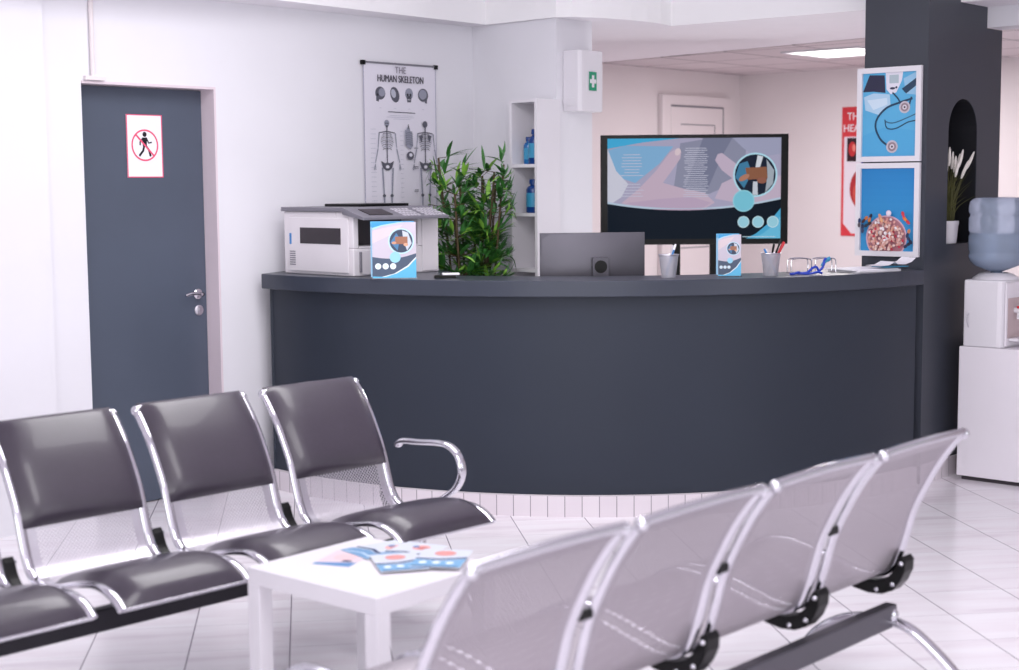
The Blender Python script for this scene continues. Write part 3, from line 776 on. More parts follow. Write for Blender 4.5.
# ------------------------------------------------------------------ leaflet holders on the counter
def leaflet_stand(label, loc, rz, w, h, lean=.06, depth=.03, holder=True):
    r = empty('leaflet_holder', label, 'leaflets', loc, rz)
    a = Art(.0001); a.slab(-w / 2, 0, w / 2, h, .012, (236, 240, 246)); brochure_art(a, w, h)
    o = a.done('front_leaflet', None, r); o.rotation_euler = (-lean, 0, 0); o.location = (0, 0, .004)
    a = Art(.0001); a.slab(-w / 2, 0, w / 2, h, .003, (150, 196, 226)); a.rect(-w / 2, h * .9, w / 2, h, (90, 170, 216))
    o = a.done('rear_leaflet', None, r); o.rotation_euler = (-lean, 0, 0); o.location = (-.008, .016, .008)
    bm = bmesh.new(); box(bm, -w / 2 - .003, w / 2 + .003, -.004, .05, 0, .004)
    M = Matrix.Rotation(-lean, 4, 'X'); box(bm, -w / 2, w / 2, .021, .024, .003, h * .6, M)
    obj('acrylic_base', bm, CLEAR, r); return r
leaflet_stand('blue and lavender leaflets standing upright in front of the printer', (-.545, 7.135, 1.1105), math.radians(4), .208, .265)
leaflet_stand('small upright leaflet box between the two pen cups', (1.045, 7.10, 1.1105), math.radians(-3), .108, .195, .03)

# small card box right of the printer
cb = empty('card_box', 'small black and white card box on the counter beneath the plant', 'box', (-.300, 7.165, 1.1105), math.radians(8))
obj('base', B(-.058, .045, -.02, .02, 0, .014), BLACK, cb, bevel=.002); obj('lid', B(-.02, .062, -.024, .02, .0145, .024), PAPER, cb, bevel=.002)

# ------------------------------------------------------------------ pen cups
def cup(label, x, y, sx=1.):
    r = empty('pen_cup', label, 'pen cup', (x, y, 1.1105))
    bm = bmesh.new(); lathe(bm, [(.034, 0), (.034, .003), (.047, .108), (.045, .108), (.032, .005), (.0001, .005)], 28)
    obj('cup_body', bm, GLASSC, r, True)
    bm = bmesh.new(); n = 28
    sweep(bm, [(.0475 * math.cos(2 * PI * i / n), .0475 * math.sin(2 * PI * i / n), .108) for i in range(n + 1)], .0025, n=8, cap=False); obj('rim', bm, STEEL, r, True)
    return r
def pen(label, base, tip, m, name='pen', cat='pen', r=.0045, capm=None):
    b = Vector(base); t = Vector(tip); d = (t - b)
    root = empty(name, label, cat, b)
    bm = bmesh.new(); sweep(bm, [(0, 0, 0), d * .06, d * .82], r, n=10, taper=lambda q: .35 if q == 0 else 1.); obj('barrel', bm, m, root, True)
    bm = bmesh.new(); sweep(bm, [d * .82, d * .97, d], r * 1.12, n=10, taper=lambda q: 1 if q < 1 else .6); obj('cap', bm, capm or m, root, True)
    return root
cup('wire pen cup with a single blue pen, left of the small leaflet box', .752, 7.06)
pen('blue pen leaning right in the left pen cup', (.738, 7.055, 1.118), (.785, 7.062, 1.268), BLUEPEN, capm=PAPER)
pen('pale grey pen behind the blue one in the left pen cup', (.745, 7.072, 1.118), (.776, 7.078, 1.262), GRAYL)
cup('wire pen cup full of coloured pens, right of the small leaflet box', 1.245, 7.13)
pen('blue pen leaning left in the right pen cup', (1.272, 7.118, 1.118), (1.212, 7.122, 1.240), BLUEPEN)
pen('orange pen leaning left in the right pen cup', (1.268, 7.132, 1.118), (1.222, 7.135, 1.238), ORANGE, capm=PAPER)
pen('black pen standing tallest in the right pen cup', (1.228, 7.118, 1.118), (1.292, 7.122, 1.284), BLACK)
pen('shorter black marker in the right pen cup', (1.235, 7.142, 1.118), (1.262, 7.142, 1.262), BLACK, r=.005)
pen('thick red marker leaning right in the right pen cup', (1.232, 7.130, 1.118), (1.308, 7.132, 1.272), RED, r=.007, name='marker', cat='marker')

# ------------------------------------------------------------------ wire sorter, glasses, papers
ws = empty('wire_file_sorter', 'low chrome wire file sorter with rounded hoops on the counter right side', 'desk organizer', (1.485, 7.31, 1.1105), math.radians(10))
for k, yy in enumerate((0, .05)):
    bm = bmesh.new()
    for s in (-1, 1):
        cx = s * .062
        sweep(bm, smooth_path([(cx - .052, yy, .004), (cx - .052, yy, .055), (cx - .042, yy, .07), (cx, yy, .074), (cx + .042, yy, .07), (cx + .052, yy, .055), (cx + .052, yy, .004)], 5), .003, n=8)
    obj('wire_hoop', bm, CHROME, ws, True)
for x in (-.114, 0, .114):
    bm = bmesh.new(); sweep(bm, [(x, -.01, .004), (x, .06, .004)], .003, n=8); obj('wire_foot', bm, CHROME, ws, True)
lan = bmesh.new()
sweep(lan, smooth_path([(1.345, 7.17, 1.116), (1.365, 7.16, 1.118), (1.385, 7.17, 1.124), (1.40, 7.19, 1.118), (1.43, 7.185, 1.122), (1.455, 7.19, 1.142), (1.475, 7.195, 1.148), (1.49, 7.20, 1.130), (1.51, 7.20, 1.150), (1.515, 7.21, 1.175), (1.525, 7.215, 1.188)], 5), .006, n=8)
sweep(lan, smooth_path([(1.36, 7.19, 1.118), (1.40, 7.17, 1.117), (1.44, 7.17, 1.117), (1.48, 7.175, 1.124), (1.50, 7.18, 1.118)], 5), .0055, n=8)
tag(obj('lanyard', lan, BLUEC, None, True), 'tangled royal blue lanyard lying in front of the wire sorter', 'lanyard')
mk = bmesh.new(); sweep(mk, smooth_path([(1.505, 7.21, 1.150), (1.52, 7.215, 1.172), (1.545, 7.22, 1.188), (1.532, 7.225, 1.175)], 4), .009, .004, n=8)
tag(obj('blue_clip', mk, BLUEL, None, True), 'light blue clip hanging on the wire sorter middle', 'clip')
gl = bmesh.new(); sweep(gl, smooth_path([(1.30, 7.15, 1.1135), (1.34, 7.13, 1.1135), (1.40, 7.135, 1.114), (1.46, 7.15, 1.1135)], 4), .012, .0012, n=8, side=(0, 1, 0))
# papers
pp0 = empty('paper_stack', 'stack of white papers on the counter below the bowl-of-pills picture', 'papers', (1.765, 7.45, 1.1105), math.radians(30))
gl.free()
for k, (dx, dy, rz, w, h) in enumerate([(0, 0, 0, .21, .29), (.008, .004, .06, .21, .29), (-.01, .008, -.05, .21, .29)]):
    bm = bmesh.new(); M = Matrix.Translation((dx, dy, .004 + k * .005)) @ Matrix.Rotation(rz, 4, 'Z'); box(bm, -h / 2, h / 2, -w / 2, w / 2, -.0035, .0012, M); obj('sheet', bm, PAPER, pp0)
fs = empty('folded_leaflet', 'open folded white and blue leaflet curling up at the papers right end', 'leaflet', (1.90, 7.46, 1.1385), math.radians(30))
bm = bmesh.new()
prof = [(-.12, .002), (-.06, .004), (-.02, .020), (0, .008), (.05, .006), (.09, .016), (.12, .036)]
for i in range(len(prof) - 1):
    (a0, z0), (a1, z1) = prof[i], prof[i + 1]
    bm.faces.new([bm.verts.new(p) for p in [(a0, -.05, z0), (a1, -.05, z1), (a1, .05, z1), (a0, .05, z0)]])
o = obj('page', bm, PAPER, fs)
sd = o.modifiers.new('th', 'SOLIDIFY'); sd.thickness = .0012
bm = B(-.1, .06, -.062, .03, -.006, -.003); obj('back_page', bm, BLUEL, fs)

# ------------------------------------------------------------------ computer monitor (seen from behind)
mn = empty('computer_monitor', 'silver grey computer monitor seen from behind on the reception desk', 'monitor', (.420, 7.56, .7405), math.radians(3))
bm = bmesh.new()
w = .53; z0 = .20; z1 = .568
xs = [-w / 2, -w * .4, -w * .2, 0, w * .2, w * .4, w / 2]; zs = [z0, z0 + .05, z0 + .14, z0 + .25, z1 - .03, z1]
G = []
for zz in zs:
    row = []
    for x in xs:
        e = (1 - abs(x / (w / 2)) ** 2.5) * (1 - abs((zz - (z0 + z1) / 2) / ((z1 - z0) / 2)) ** 2.5)
        row.append(bm.verts.new((x, -.006 - .028 * e, zz)))
    G.append(row)
for i in range(len(zs) - 1):
    for j in range(len(xs) - 1): bm.faces.new([G[i][j], G[i][j + 1], G[i + 1][j + 1], G[i + 1][j]])
bmesh.ops.recalc_face_normals(bm, faces=bm.faces[:])
obj('back_shell', bm, ALU, mn, True)
obj('screen_frame', B(-w / 2, w / 2, -.007, .006, z0, z1), ALU, mn, bevel=.003); obj('display', B(-w / 2 + .01, w / 2 - .01, .0062, .007, z0 + .04, z1 - .01), BLACK, mn)
bm = bmesh.new(); box(bm, -.042 + .035, .042 + .035, -.075, -.062, .10, .445); box(bm, -.007, .077, -.064, -.030, .40, .445); box(bm, -.035, .105, -.10, .10, 0, .008); box(bm, -.007, .077, -.075, -.062, .008, .10)
stn = obj('stand', bm, ALU, mn, bevel=.003)
bm = bmesh.new(); lathe(bm, [(.032, 0), (.032, .002), (.0001, .002)], 28, M=Matrix.Translation((.035, -.0752, .40)) @ MY); obj('cable_hole', bm, BLACK, stn)

# ------------------------------------------------------------------ large display on a floor stand
tv = empty('presentation_display', 'large black flat display on a floor stand showing a blue medical slide', 'television', (1.148, 9.30, 0), math.radians(-1))
TW, Z0, Z1 = 1.155, 1.172, 1.848
obj('housing', B(-TW / 2, TW / 2, 0, .055, Z0, Z1), BLACK, tv, bevel=.004)
SX0, SX1, SZ0, SZ1 = -TW / 2 + .042, TW / 2 - .046, Z0 + .035, Z1 - .022
a = Art(.00012); w = SX1 - SX0; h = SZ1 - SZ0
X = lambda u: SX0 + u * w
Y = lambda v: SZ0 + v * h
a.rect(X(0), Y(0), X(1), Y(1), (176, 172, 200))
cv = lambda u: .335 - .13 * math.sin(PI * min(1, max(0, u * .93 + .02))) * 0.8 + (0 if u < .5 else 0)
# pale hands photo
a.poly([(X(0), Y(1)), (X(0), Y(.90)), (X(.2), Y(.96)), (X(.42), Y(1))], (70, 178, 226))
a.poly([(X(.0), Y(.88)), (X(.06), Y(.62)), (X(.16), Y(.56)), (X(.3), Y(.75)), (X(.38), Y(.92)), (X(.1), Y(.93))], (134, 182, 222))
a.poly([(X(0), Y(.9)), (X(.05), Y(.68)), (X(.12), Y(.55)), (X(.08), Y(.42)), (X(0), Y(.33))], (214, 214, 230))
a.poly([(X(.42), Y(.95)), (X(.6), Y(1)), (X(.72), Y(1)), (X(.80), Y(.9)), (X(.78), Y(.6)), (X(.66), Y(.5)), (X(.55), Y(.42)), (X(.38), Y(.48))], (146, 148, 172))
a.poly([(X(.55), Y(1)), (X(.72), Y(1)), (X(.66), Y(.82)), (X(.58), Y(.5)), (X(.45), Y(.52))], (124, 128, 154))
a.poly([(X(.08), Y(.36)), (X(.18), Y(.50)), (X(.28), Y(.68)), (X(.36), Y(.86)), (X(.40), Y(.90)), (X(.425), Y(.87)), (X(.42), Y(.80)), (X(.38), Y(.70)), (X(.32), Y(.56)), (X(.44), Y(.50)), (X(.56), Y(.46)), (X(.62), Y(.36)), (X(.5), Y(.24)), (X(.3), Y(.25))], (204, 182, 202))
a.poly([(X(.10), Y(.36)), (X(.30), Y(.40)), (X(.48), Y(.42)), (X(.60), Y(.36)), (X(.5), Y(.25)), (X(.3), Y(.27))], (194, 172, 198))
a.ell(X(.405), Y(.865), .016 * w, .022 * w, (226, 206, 214), rot=-.4)
a.poly([(X(.62), Y(.78)), (X(.635), Y(.84)), (X(.66), Y(.85)), (X(.76), Y(.72)), (X(.85), Y(.66)), (X(1), Y(.62)), (X(1), Y(.36)), (X(.8), Y(.34)), (X(.62), Y(.4)), (X(.66), Y(.55)), (X(.72), Y(.6)), (X(.66), Y(.68))], (202, 184, 206))
a.poly([(X(.72), Y(1)), (X(1), Y(1)), (X(1), Y(.84)), (X(.86), Y(.80)), (X(.78), Y(.9))], (166, 168, 196))
# dark base with curved top
lo = [(X(0), Y(0)), (X(0), Y(.355))] + [(X(t), Y(.355 - .30 * t * (1 - t) * 1.15 + .035 * t)) for t in [i / 24 for i in range(1, 25)]] + [(X(1), Y(0))]
top = [(X(0), Y(.375))] + [(X(t), Y(.375 - .30 * t * (1 - t) * 1.15 + .035 * t)) for t in [i / 24 for i in range(1, 25)]]
a.poly([(X(0), Y(.3))] + top + [(X(1), Y(.3))], (190, 210, 230)); a.poly(lo, (4, 20, 36))
a.poly([(X(.80), Y(0)), (X(.86), Y(.05)), (X(.93), Y(.15)), (X(1), Y(.30)), (X(1), Y(0))], (80, 178, 222)); a.poly([(X(.84), Y(0)), (X(.90), Y(.05)), (X(.95), Y(.12)), (X(1), Y(.22)), (X(1), Y(0))], (110, 196, 232))
# body copy as faint lines
rs = random.Random(3)
for cx, n, v0, v1, hw in [(.14, 15, .84, .40, .07), (.51, 24, .90, .40, .075)]:
    for k in range(n):
        v = v0 - (v0 - v1) * k / n
        if cx < .2 and k in (8, 9): continue
        q = hw * rs.uniform(.6, 1)
        a.stroke([(X(cx - q), Y(v)), (X(cx + q), Y(v))], .004, (206, 206, 226), True)
a.lv += 1
cx, cz, R_ = X(.852), Y(.632), .128 * w
a.ell(cx, cz, R_, R_, (184, 228, 246)); a.ell(cx, cz, R_ * .92, R_ * .92, (24, 34, 54))
a.poly([(cx - R_ * .9, cz - .1 * R_), (cx - R_ * .72, cz + .5 * R_), (cx - .35 * R_, cz + .62 * R_), (cx - .15 * R_, cz + .1 * R_), (cx - .5 * R_, cz - .6 * R_)], (66, 130, 168))
a.poly([(cx + .1 * R_, cz + .88 * R_), (cx + .35 * R_, cz + .82 * R_), (cx + .2 * R_, cz + .3 * R_), (cx, cz + .3 * R_)], (220, 226, 236))
a.poly([(cx + .5 * R_, cz + .7 * R_), (cx + .85 * R_, cz + .2 * R_), (cx + .8 * R_, cz - .4 * R_), (cx + .45 * R_, cz - .8 * R_), (cx + .55 * R_, cz)], (170, 180, 192))
a.poly([(cx - .1 * R_, cz - .3 * R_), (cx + .1 * R_, cz - .3 * R_), (cx + .12 * R_, cz - .9 * R_), (cx - .12 * R_, cz - .9 * R_)], (206, 212, 224))
a.poly([(cx - .45 * R_, cz + .32 * R_), (cx + .5 * R_, cz + .36 * R_), (cx + .56 * R_, cz - .16 * R_), (cx - .35 * R_, cz - .22 * R_)], (146, 96, 72))
a.ell(cx + .3 * R_, cz - .25 * R_, .22 * R_, .14 * R_, (150, 96, 80)); a.ell(cx - .5 * R_, cz - .12 * R_, .26 * R_, .12 * R_, (184, 128, 106), rot=.5)
a.ell(X(.786), Y(.375), .063 * w, .063 * w, (150, 214, 232)); a.ell(X(.786), Y(.375), .056 * w, .056 * w, (126, 204, 226))
for u in (.786, .870, .955): a.ell(X(u), Y(.165), .034 * w, .034 * w, (200, 232, 244)); a.ell(X(u), Y(.165), .029 * w, .029 * w, (160, 216, 234))
a.stroke([(X(.78), Y(.018)), (X(.97), Y(.018))], .004, (200, 226, 240))
o = a.done('screen', SCREEN, tv); o.location = (0, -.0006, 0)
for xx in (-.105, .125):
    bm = bmesh.new(); box(bm, xx - .023, xx + .023, .03, .07, .04, Z0 + .1); obj('stand_post', bm, BLACK, tv, bevel=.003)
bm = bmesh.new(); box(bm, -.35, .35, -.2, .3, 0, .04); obj('stand_base', bm, BLACK, tv, bevel=.01)

# ------------------------------------------------------------------ first aid cabinet
fa = empty('first_aid_cabinet', 'white wall cabinet with a green first aid cross sign', 'first aid box', E0 + U * .056 + NW * .001 + Zv * 1.955, RU)
bm = bmesh.new()
prism_dir(bm, [(0, 0), (.232, 0), (.232, -.092), (.215, -.112), (.018, -.124), (.0, -.108)], Vector((0, 0, 0)), Vector((1, 0, 0)), Vector((0, 1, 0)), Zv, .338)
obj('case', bm, WHITE, fa, bevel=.006)
MZ = Matrix.Rotation(math.atan2(.012, .172), 4, 'Z')
fd = empty('sign'); fd.parent = fa; fd.location = (.118, -.1205, .168); fd.rotation_euler = (0, 0, math.atan2(.012, .172))
obj('green_panel', B(-.036, .036, -.0015, 0, -.052, .052), GREEN, fd)
bm = bmesh.new()
prism_dir(bm, [(-.011, -.034), (.011, -.034), (.011, -.011), (.030, -.011), (.030, .011), (.011, .011), (.011, .034), (-.011, .034), (-.011, .011), (-.030, .011), (-.030, -.011), (-.011, -.011)], Vector((0, -.0016, 0)), Vector((1, 0, 0)), Zv, Vector((0, -1, 0)), .001)
obj('white_cross', bm, WHITE, fd)
bm = B(-.0035, -.0002, -.09, -.02, .03, .075); obj('latch', bm, WHITE, fa, bevel=.001)

# ------------------------------------------------------------------ tall narrow shelf with blue bottles
sh = empty('shelf_unit', 'tall narrow white open shelf unit beside the plant and the wall', 'shelf', E0 - U * .194 - Vd * .024, math.atan2(-Vd.y, -Vd.x))
# local x along -V (towards right-front), local -y ... faces -U side
sw, sdp, shh = .212, .188, 2.02
bm = bmesh.new(); box(bm, -.018, 0, 0, sdp, 0, shh); obj('side_panel', bm, WHITE, sh)
bm = bmesh.new(); box(bm, -sw, -sw + .018, 0, sdp, 0, shh); obj('side_panel', bm, WHITE, sh)
obj('back_panel', B(-sw + .018, -.018, sdp - .008, sdp, 0, shh), WHITEM, sh)
for z in (.05, .45, .76, 1.065, 1.375, 1.645, 2.002): obj('shelf_board', B(-sw + .018, -.018, .0, sdp - .008, z, z + .018), WHITE, sh)
def bottle(label, x, y, z, r, h, m):
    M = sh.matrix_basis
    o = empty('bottle', label, 'bottle', sh.location + Matrix.Rotation(sh.rotation_euler.z, 3, 'Z') @ Vector((x, y, 0)) + Zv * z, sh.rotation_euler.z, 'blue bottles on the narrow shelf')
    bm = bmesh.new(); lathe(bm, [(r * .9, 0), (r, .006), (r, h * .70), (r * .8, h * .78), (r * .45, h * .82), (r * .45, h * .86)], 20); obj('flask', bm, m, o, True)
    bm = bmesh.new(); lathe(bm, [(r * .58, h * .86), (r * .58, h), (r * .5, h * 1.01)], 16); obj('cap', bm, BLUED, o, True)
    bm = bmesh.new(); lathe(bm, [(r * 1.015, h * .18), (r * 1.015, h * .6)], 20, close=False); obj('sleeve', bm, BLUEL, o, True)
bottle('taller blue bottle on the upper shelf of the narrow unit, partly before another', -.062, .05, 1.6635, .036, .19, BLUED)
bottle('shorter blue bottle on the upper shelf of the narrow unit, set at the left', -.135, .075, 1.6635, .029, .15, BLUEP)
bottle('blue bottle standing alone on the lower shelf of the narrow unit', -.085, .06, 1.3935, .042, .185, BLUED)

# ------------------------------------------------------------------ bamboo plant
bp = empty('potted_bamboo', 'tall bushy green bamboo plant between the skeleton poster and the shelf', 'plant', (-.20, 8.28, 0))
bm = bmesh.new(); lathe(bm, [(.12, 0), (.13, .01), (.16, .30), (.15, .30), (.145, .27), (.0001, .27)], 28); obj('planter', bm, POTD, bp, True)
stems = bmesh.new(); L1 = bmesh.new(); rr = random.Random(11)
def leaf(bm, p, d, L, wd, up, mi):
    d = d.normalized(); sd = d.cross(up)
    if sd.length < .05: sd = Vector((1, 0, 0))
    sd.normalize(); n = sd.cross(d)
    rows = []
    for t, k in [(0, .12), (.18, .8), (.42, 1), (.7, .68), (.9, .28), (1, .02)]:
        c = p + d * L * t - Vector((0, 0, 1)) * L * .22 * t * t
        rows.append((bm.verts.new(c - sd * wd * k / 2 + n * wd * .12 * k), bm.verts.new(c), bm.verts.new(c + sd * wd * k / 2 + n * wd * .12 * k)))
    for i in range(len(rows) - 1):
        for j in (0, 1):
            f = bm.faces.new([rows[i][j], rows[i][j + 1], rows[i + 1][j + 1], rows[i + 1][j]]); f.material_index = mi
for k in range(14):
    a0 = rr.uniform(0, 2 * PI); r0 = rr.uniform(.01, .10); top = [1.66, 1.60, 1.70, 1.55, 1.5, 1.66, 1.42, 1.36, 1.64, 1.58, 1.45, 1.3, 1.62, 1.5][k]
    lean = Vector((math.cos(a0), math.sin(a0), 0)) * rr.uniform(.05, .14)
    base = Vector((r0 * math.cos(a0), r0 * math.sin(a0), .27))
    pth = smooth_path([base, base + lean * .3 + Zv * (top - .27) * .4, base + lean + Zv * (top - .27)], 8)
    sweep(stems, pth, .006, n=6)
    nb = 34
    for b in range(nb):
        t = .30 + .70 * b / (nb - 1); idx = min(len(pth) - 1, int(t * (len(pth) - 1))); p = pth[idx]
        az = rr.uniform(0, 2 * PI); out = Vector((math.cos(az), math.sin(az), rr.uniform(.1, .5))).normalized()
        bl = rr.uniform(.03, .12) * (1.0 if t < .9 else .6); q = p + out * bl
        sweep(stems, [p, q], .002, n=4)
        for m_ in range(rr.choice((4, 5, 6))):
            dd = (out + Vector((rr.uniform(-.8, .8), rr.uniform(-.8, .8), rr.uniform(-.35, .9)))).normalized()
            leaf(L1, q, dd, rr.uniform(.10, .19), rr.uniform(.018, .030), Zv, 1 if rr.random() < .24 else 0)
for v in L1.verts:        # keep the bush slim and clear of the walls
    h2 = Vector((v.co.x, v.co.y)); lim = .225
    if h2.length > lim: h2 = h2.normalized() * (lim + (h2.length - lim) * .25); v.co.x, v.co.y = h2.x, h2.y
obj('stems', stems, STEM, bp, True); obj('foliage', L1, [LEAF, LEAF2], bp)

# ------------------------------------------------------------------ framed pictures on the dark pier
def framed(name, label, zc, art):
    r = empty(name, label, 'picture', Q - NW * .203 - U * .002 + Zv * zc, math.atan2(NW.y, NW.x))
    w, h = .357, .478
    bm = bmesh.new(); f = .027
    for x0, x1, z0, z1 in [(-w / 2, w / 2, -h / 2, -h / 2 + f), (-w / 2, w / 2, h / 2 - f, h / 2), (-w / 2, -w / 2 + f, -h / 2 + f, h / 2 - f), (w / 2 - f, w / 2, -h / 2 + f, h / 2 - f)]:
        box(bm, x0, x1, -.020, 0, z0, z1)
    obj('frame', bm, WHITE, r)
    a = Art(.00012); iw, ih = w - 2 * f, h - 2 * f
    art(a, lambda u: (u - .5) * iw, lambda v: (v - .5) * ih, iw)
    o = a.done('picture_sheet', None, r); o.location = (0, -.006, 0)
def art_steth(a, X, Y, w):
    a.rect(X(0), Y(0), X(1), Y(1), (92, 176, 220))
    a.poly([(X(0), Y(0)), (X(1), Y(0)), (X(1), Y(.3)), (X(.4), Y(.35)), (X(0), Y(.25))], (84, 170, 218))
    a.poly([(X(.0), Y(.78)), (X(.12), Y(.98)), (X(.40), Y(.97)), (X(.42), Y(.76)), (X(.2), Y(.78))], (44, 44, 70))
    a.poly([(X(.02), Y(.72)), (X(.20), Y(.76)), (X(.5), Y(.74)), (X(.52), Y(.60)), (X(.30), Y(.50)), (X(.05), Y(.56))], (176, 210, 234))
    a.poly([(X(.08), Y(.68)), (X(.45), Y(.70)), (X(.46), Y(.62)), (X(.2), Y(.56))], (206, 226, 242))
    a.poly([(X(.42), Y(1)), (X(.44), Y(.80)), (X(.52), Y(.74)), (X(.62), Y(.76)), (X(.72), Y(.9)), (X(.74), Y(1))], (226, 224, 236))
    a.rect(X(.49), Y(.87), X(.66), Y(.97), (176, 192, 200)); a.ell(X(.55), Y(.81), .05 * w, .02 * w, (50, 52, 80)); a.ell(X(.62), Y(.82), .02 * w, .02 * w, (50, 52, 80))
    a.poly([(X(.75), Y(.92)), (X(1), Y(1)), (X(1), Y(.72)), (X(.8), Y(.74))], (150, 196, 226)); a.poly([(X(.72), Y(.80)), (X(.98), Y(.92)), (X(1), Y(.84)), (X(.8), Y(.74))], (40, 66, 92))
    def sm(p): return [(q.x, q.y) for q in smooth_path([(x, y, 0) for x, y in p], 6)]
    T = (36, 66, 96)
    w = w * 1.25
    a.stroke(sm([(X(.92), Y(.68)), (X(.70), Y(.64)), (X(.45), Y(.58)), (X(.28), Y(.46)), (X(.25), Y(.34)), (X(.35), Y(.20)), (X(.50), Y(.12))]), .028 * w, T)
    a.stroke(sm([(X(.55), Y(.76)), (X(.66), Y(.68)), (X(.80), Y(.52)), (X(.90), Y(.70))]), .022 * w, T)
    a.stroke(sm([(X(.42), Y(.44)), (X(.46), Y(.34)), (X(.62), Y(.33)), (X(.84), Y(.40)), (X(1), Y(.42))]), .016 * w, T)
    a.stroke(sm([(X(.42), Y(.42)), (X(.60), Y(.40)), (X(1), Y(.50))]), .014 * w, (56, 96, 130))
    for cx, cz, r in ((.56, .115, .085), (.78, .58, .08)):
        a.ell(X(cx), Y(cz), r * w, r * w, (196, 190, 200)); a.ell(X(cx), Y(cz), r * w * .72, r * w * .72, (150, 130, 140)); a.ell(X(cx), Y(cz), r * w * .4, r * w * .4, (220, 214, 222)); a.ell(X(cx), Y(cz), r * w * .18, r * w * .18, (80, 66, 80))
def art_bowl(a, X, Y, w):
    n = 12
    for k in range(n):
        t = k / (n - 1); c = (int(44 + 18 * (1 - t)), int(132 + 20 * (1 - t)), int(196 + 12 * (1 - t))); a.rect(X(0), Y(k / n), X(1), Y((k + 1) / n), c, True)
    a.lv += 1
    R1 = .38 * w; cx, cz = X(.48), Y(.16)
    def clipc(cx, cz, r, c, zmin=Y(0), n=40):
        pts = [(cx + r * math.cos(2 * PI * i / n), max(zmin, cz + r * math.sin(2 * PI * i / n))) for i in range(n)]; a.poly(pts, c)
    clipc(cx, cz, R1, (214, 176, 190)); clipc(cx, cz, R1 * .93, (176, 120, 130))
    rs = random.Random(5)
    for k in range(260):
        an = rs.uniform(0, 2 * PI); rad = R1 * .86 * rs.random() ** .5; x = cx + rad * math.cos(an); z = cz + rad * math.sin(an)
        if z < Y(.015): continue
        c = rs.choice([(226, 170, 160), (236, 196, 186), (214, 150, 144), (240, 214, 206), (244, 236, 240), (206, 70, 90), (220, 160, 140)])
        a.ell(x, z, .026 * w, .021 * w, c, rot=rs.uniform(0, 3), n=12)
    for u, v, rot, c1, c2 in [(.12, .38, .8, (190, 110, 60), (70, 44, 50)), (.22, .40, 1.2, (40, 44, 70), (200, 120, 60)), (.08, .27, 1.6, (40, 50, 80), (60, 70, 100)), (.18, .32, .5, (60, 50, 50), (50, 56, 70)), (.84, .43, 1.9, (206, 60, 70), (210, 70, 80)), (.90, .37, 2.4, (222, 130, 60), (200, 60, 70)), (.42, .40, 2.0, (214, 150, 120), (226, 170, 130)), (.93, .22, 1.2, (200, 130, 90), (40, 60, 90)), (.92, .08, .6, (44, 44, 60), (60, 60, 84)), (.02, .34, 1.5, (40, 60, 100), (90, 80, 90)), (.96, .14, 2.2, (50, 60, 90), (40, 44, 70))]:
        dx, dz = .035 * w * math.cos(rot), .035 * w * math.sin(rot)
        a.ell(X(u) + dx, Y(v) + dz, .045 * w, .028 * w, c1, rot, n=14); a.ell(X(u) - dx, Y(v) - dz, .045 * w, .028 * w, c2, rot, n=14)
    a.ell(X(.57), Y(.46), .05 * w, .05 * w, (222, 206, 222)); a.ell(X(.57), Y(.46), .03 * w, .03 * w, (236, 224, 234))
framed('framed_picture', 'white-framed blue photograph of a stethoscope, upper one on the dark pier', 1.893, art_steth)
framed('framed_picture', 'white-framed photograph of a bowl of pills on blue, lower on the dark pier', 1.408, art_bowl)

# ------------------------------------------------------------------ red heart poster in the back room
hp = empty('heart_poster', 'tall red bordered anatomy poster on the back room wall half hidden by the pier', 'poster', K - Vd * 1.30 - U * .006 + Zv * 1.63, math.atan2(-Vd.y, -Vd.x))
a = Art(.0002); w, h = .54, 1.045
a.slab(-w / 2, -h / 2, w / 2, h / 2, .003, (214, 60, 70)); a.rect(-w / 2, -h / 2, w / 2, h / 2, (214, 62, 70))
a.poly([(-w / 2 + .022, -h / 2 + .10), (-w / 2 + .10, -h / 2 + .02), (w / 2 - .02, -h / 2 + .02), (w / 2 - .02, h / 2 - .24), (-w / 2 + .022, h / 2 - .24)], (226, 216, 226))
a.rect(-w / 2 + .05, h / 2 - .44, -w / 2 + .17, h / 2 - .25, (48, 24, 34)); a.ell(-w / 2 + .10, h / 2 - .34, .035, .06, (190, 50, 56)); a.ell(-w / 2 + .115, h / 2 - .33, .015, .03, (226, 130, 120)); a.rect(-w / 2 + .19, h / 2 - .44, w / 2 - .05, h / 2 - .25, (70, 30, 40))
a.ell(.0, -.14, .19, .20, (166, 44, 48)); a.ell(-.05, -.18, .11, .13, (198, 84, 74)); a.stroke([(-.06, .02), (-.05, .15)], .06, (62, 66, 130)); a.stroke([(.04, .02), (.06, .14)], .06, (190, 60, 60))
a.done('sheet', None, hp)
text_mesh('THE', .085, PAPER, 'title_text', hp, (-.215, -.012, h / 2 - .105), .95, align='LEFT', extrude=.002)
text_mesh('HEART', .085, PAPER, 'title_text', hp, (-.250, -.012, h / 2 - .20), .95, align='LEFT', extrude=.002)

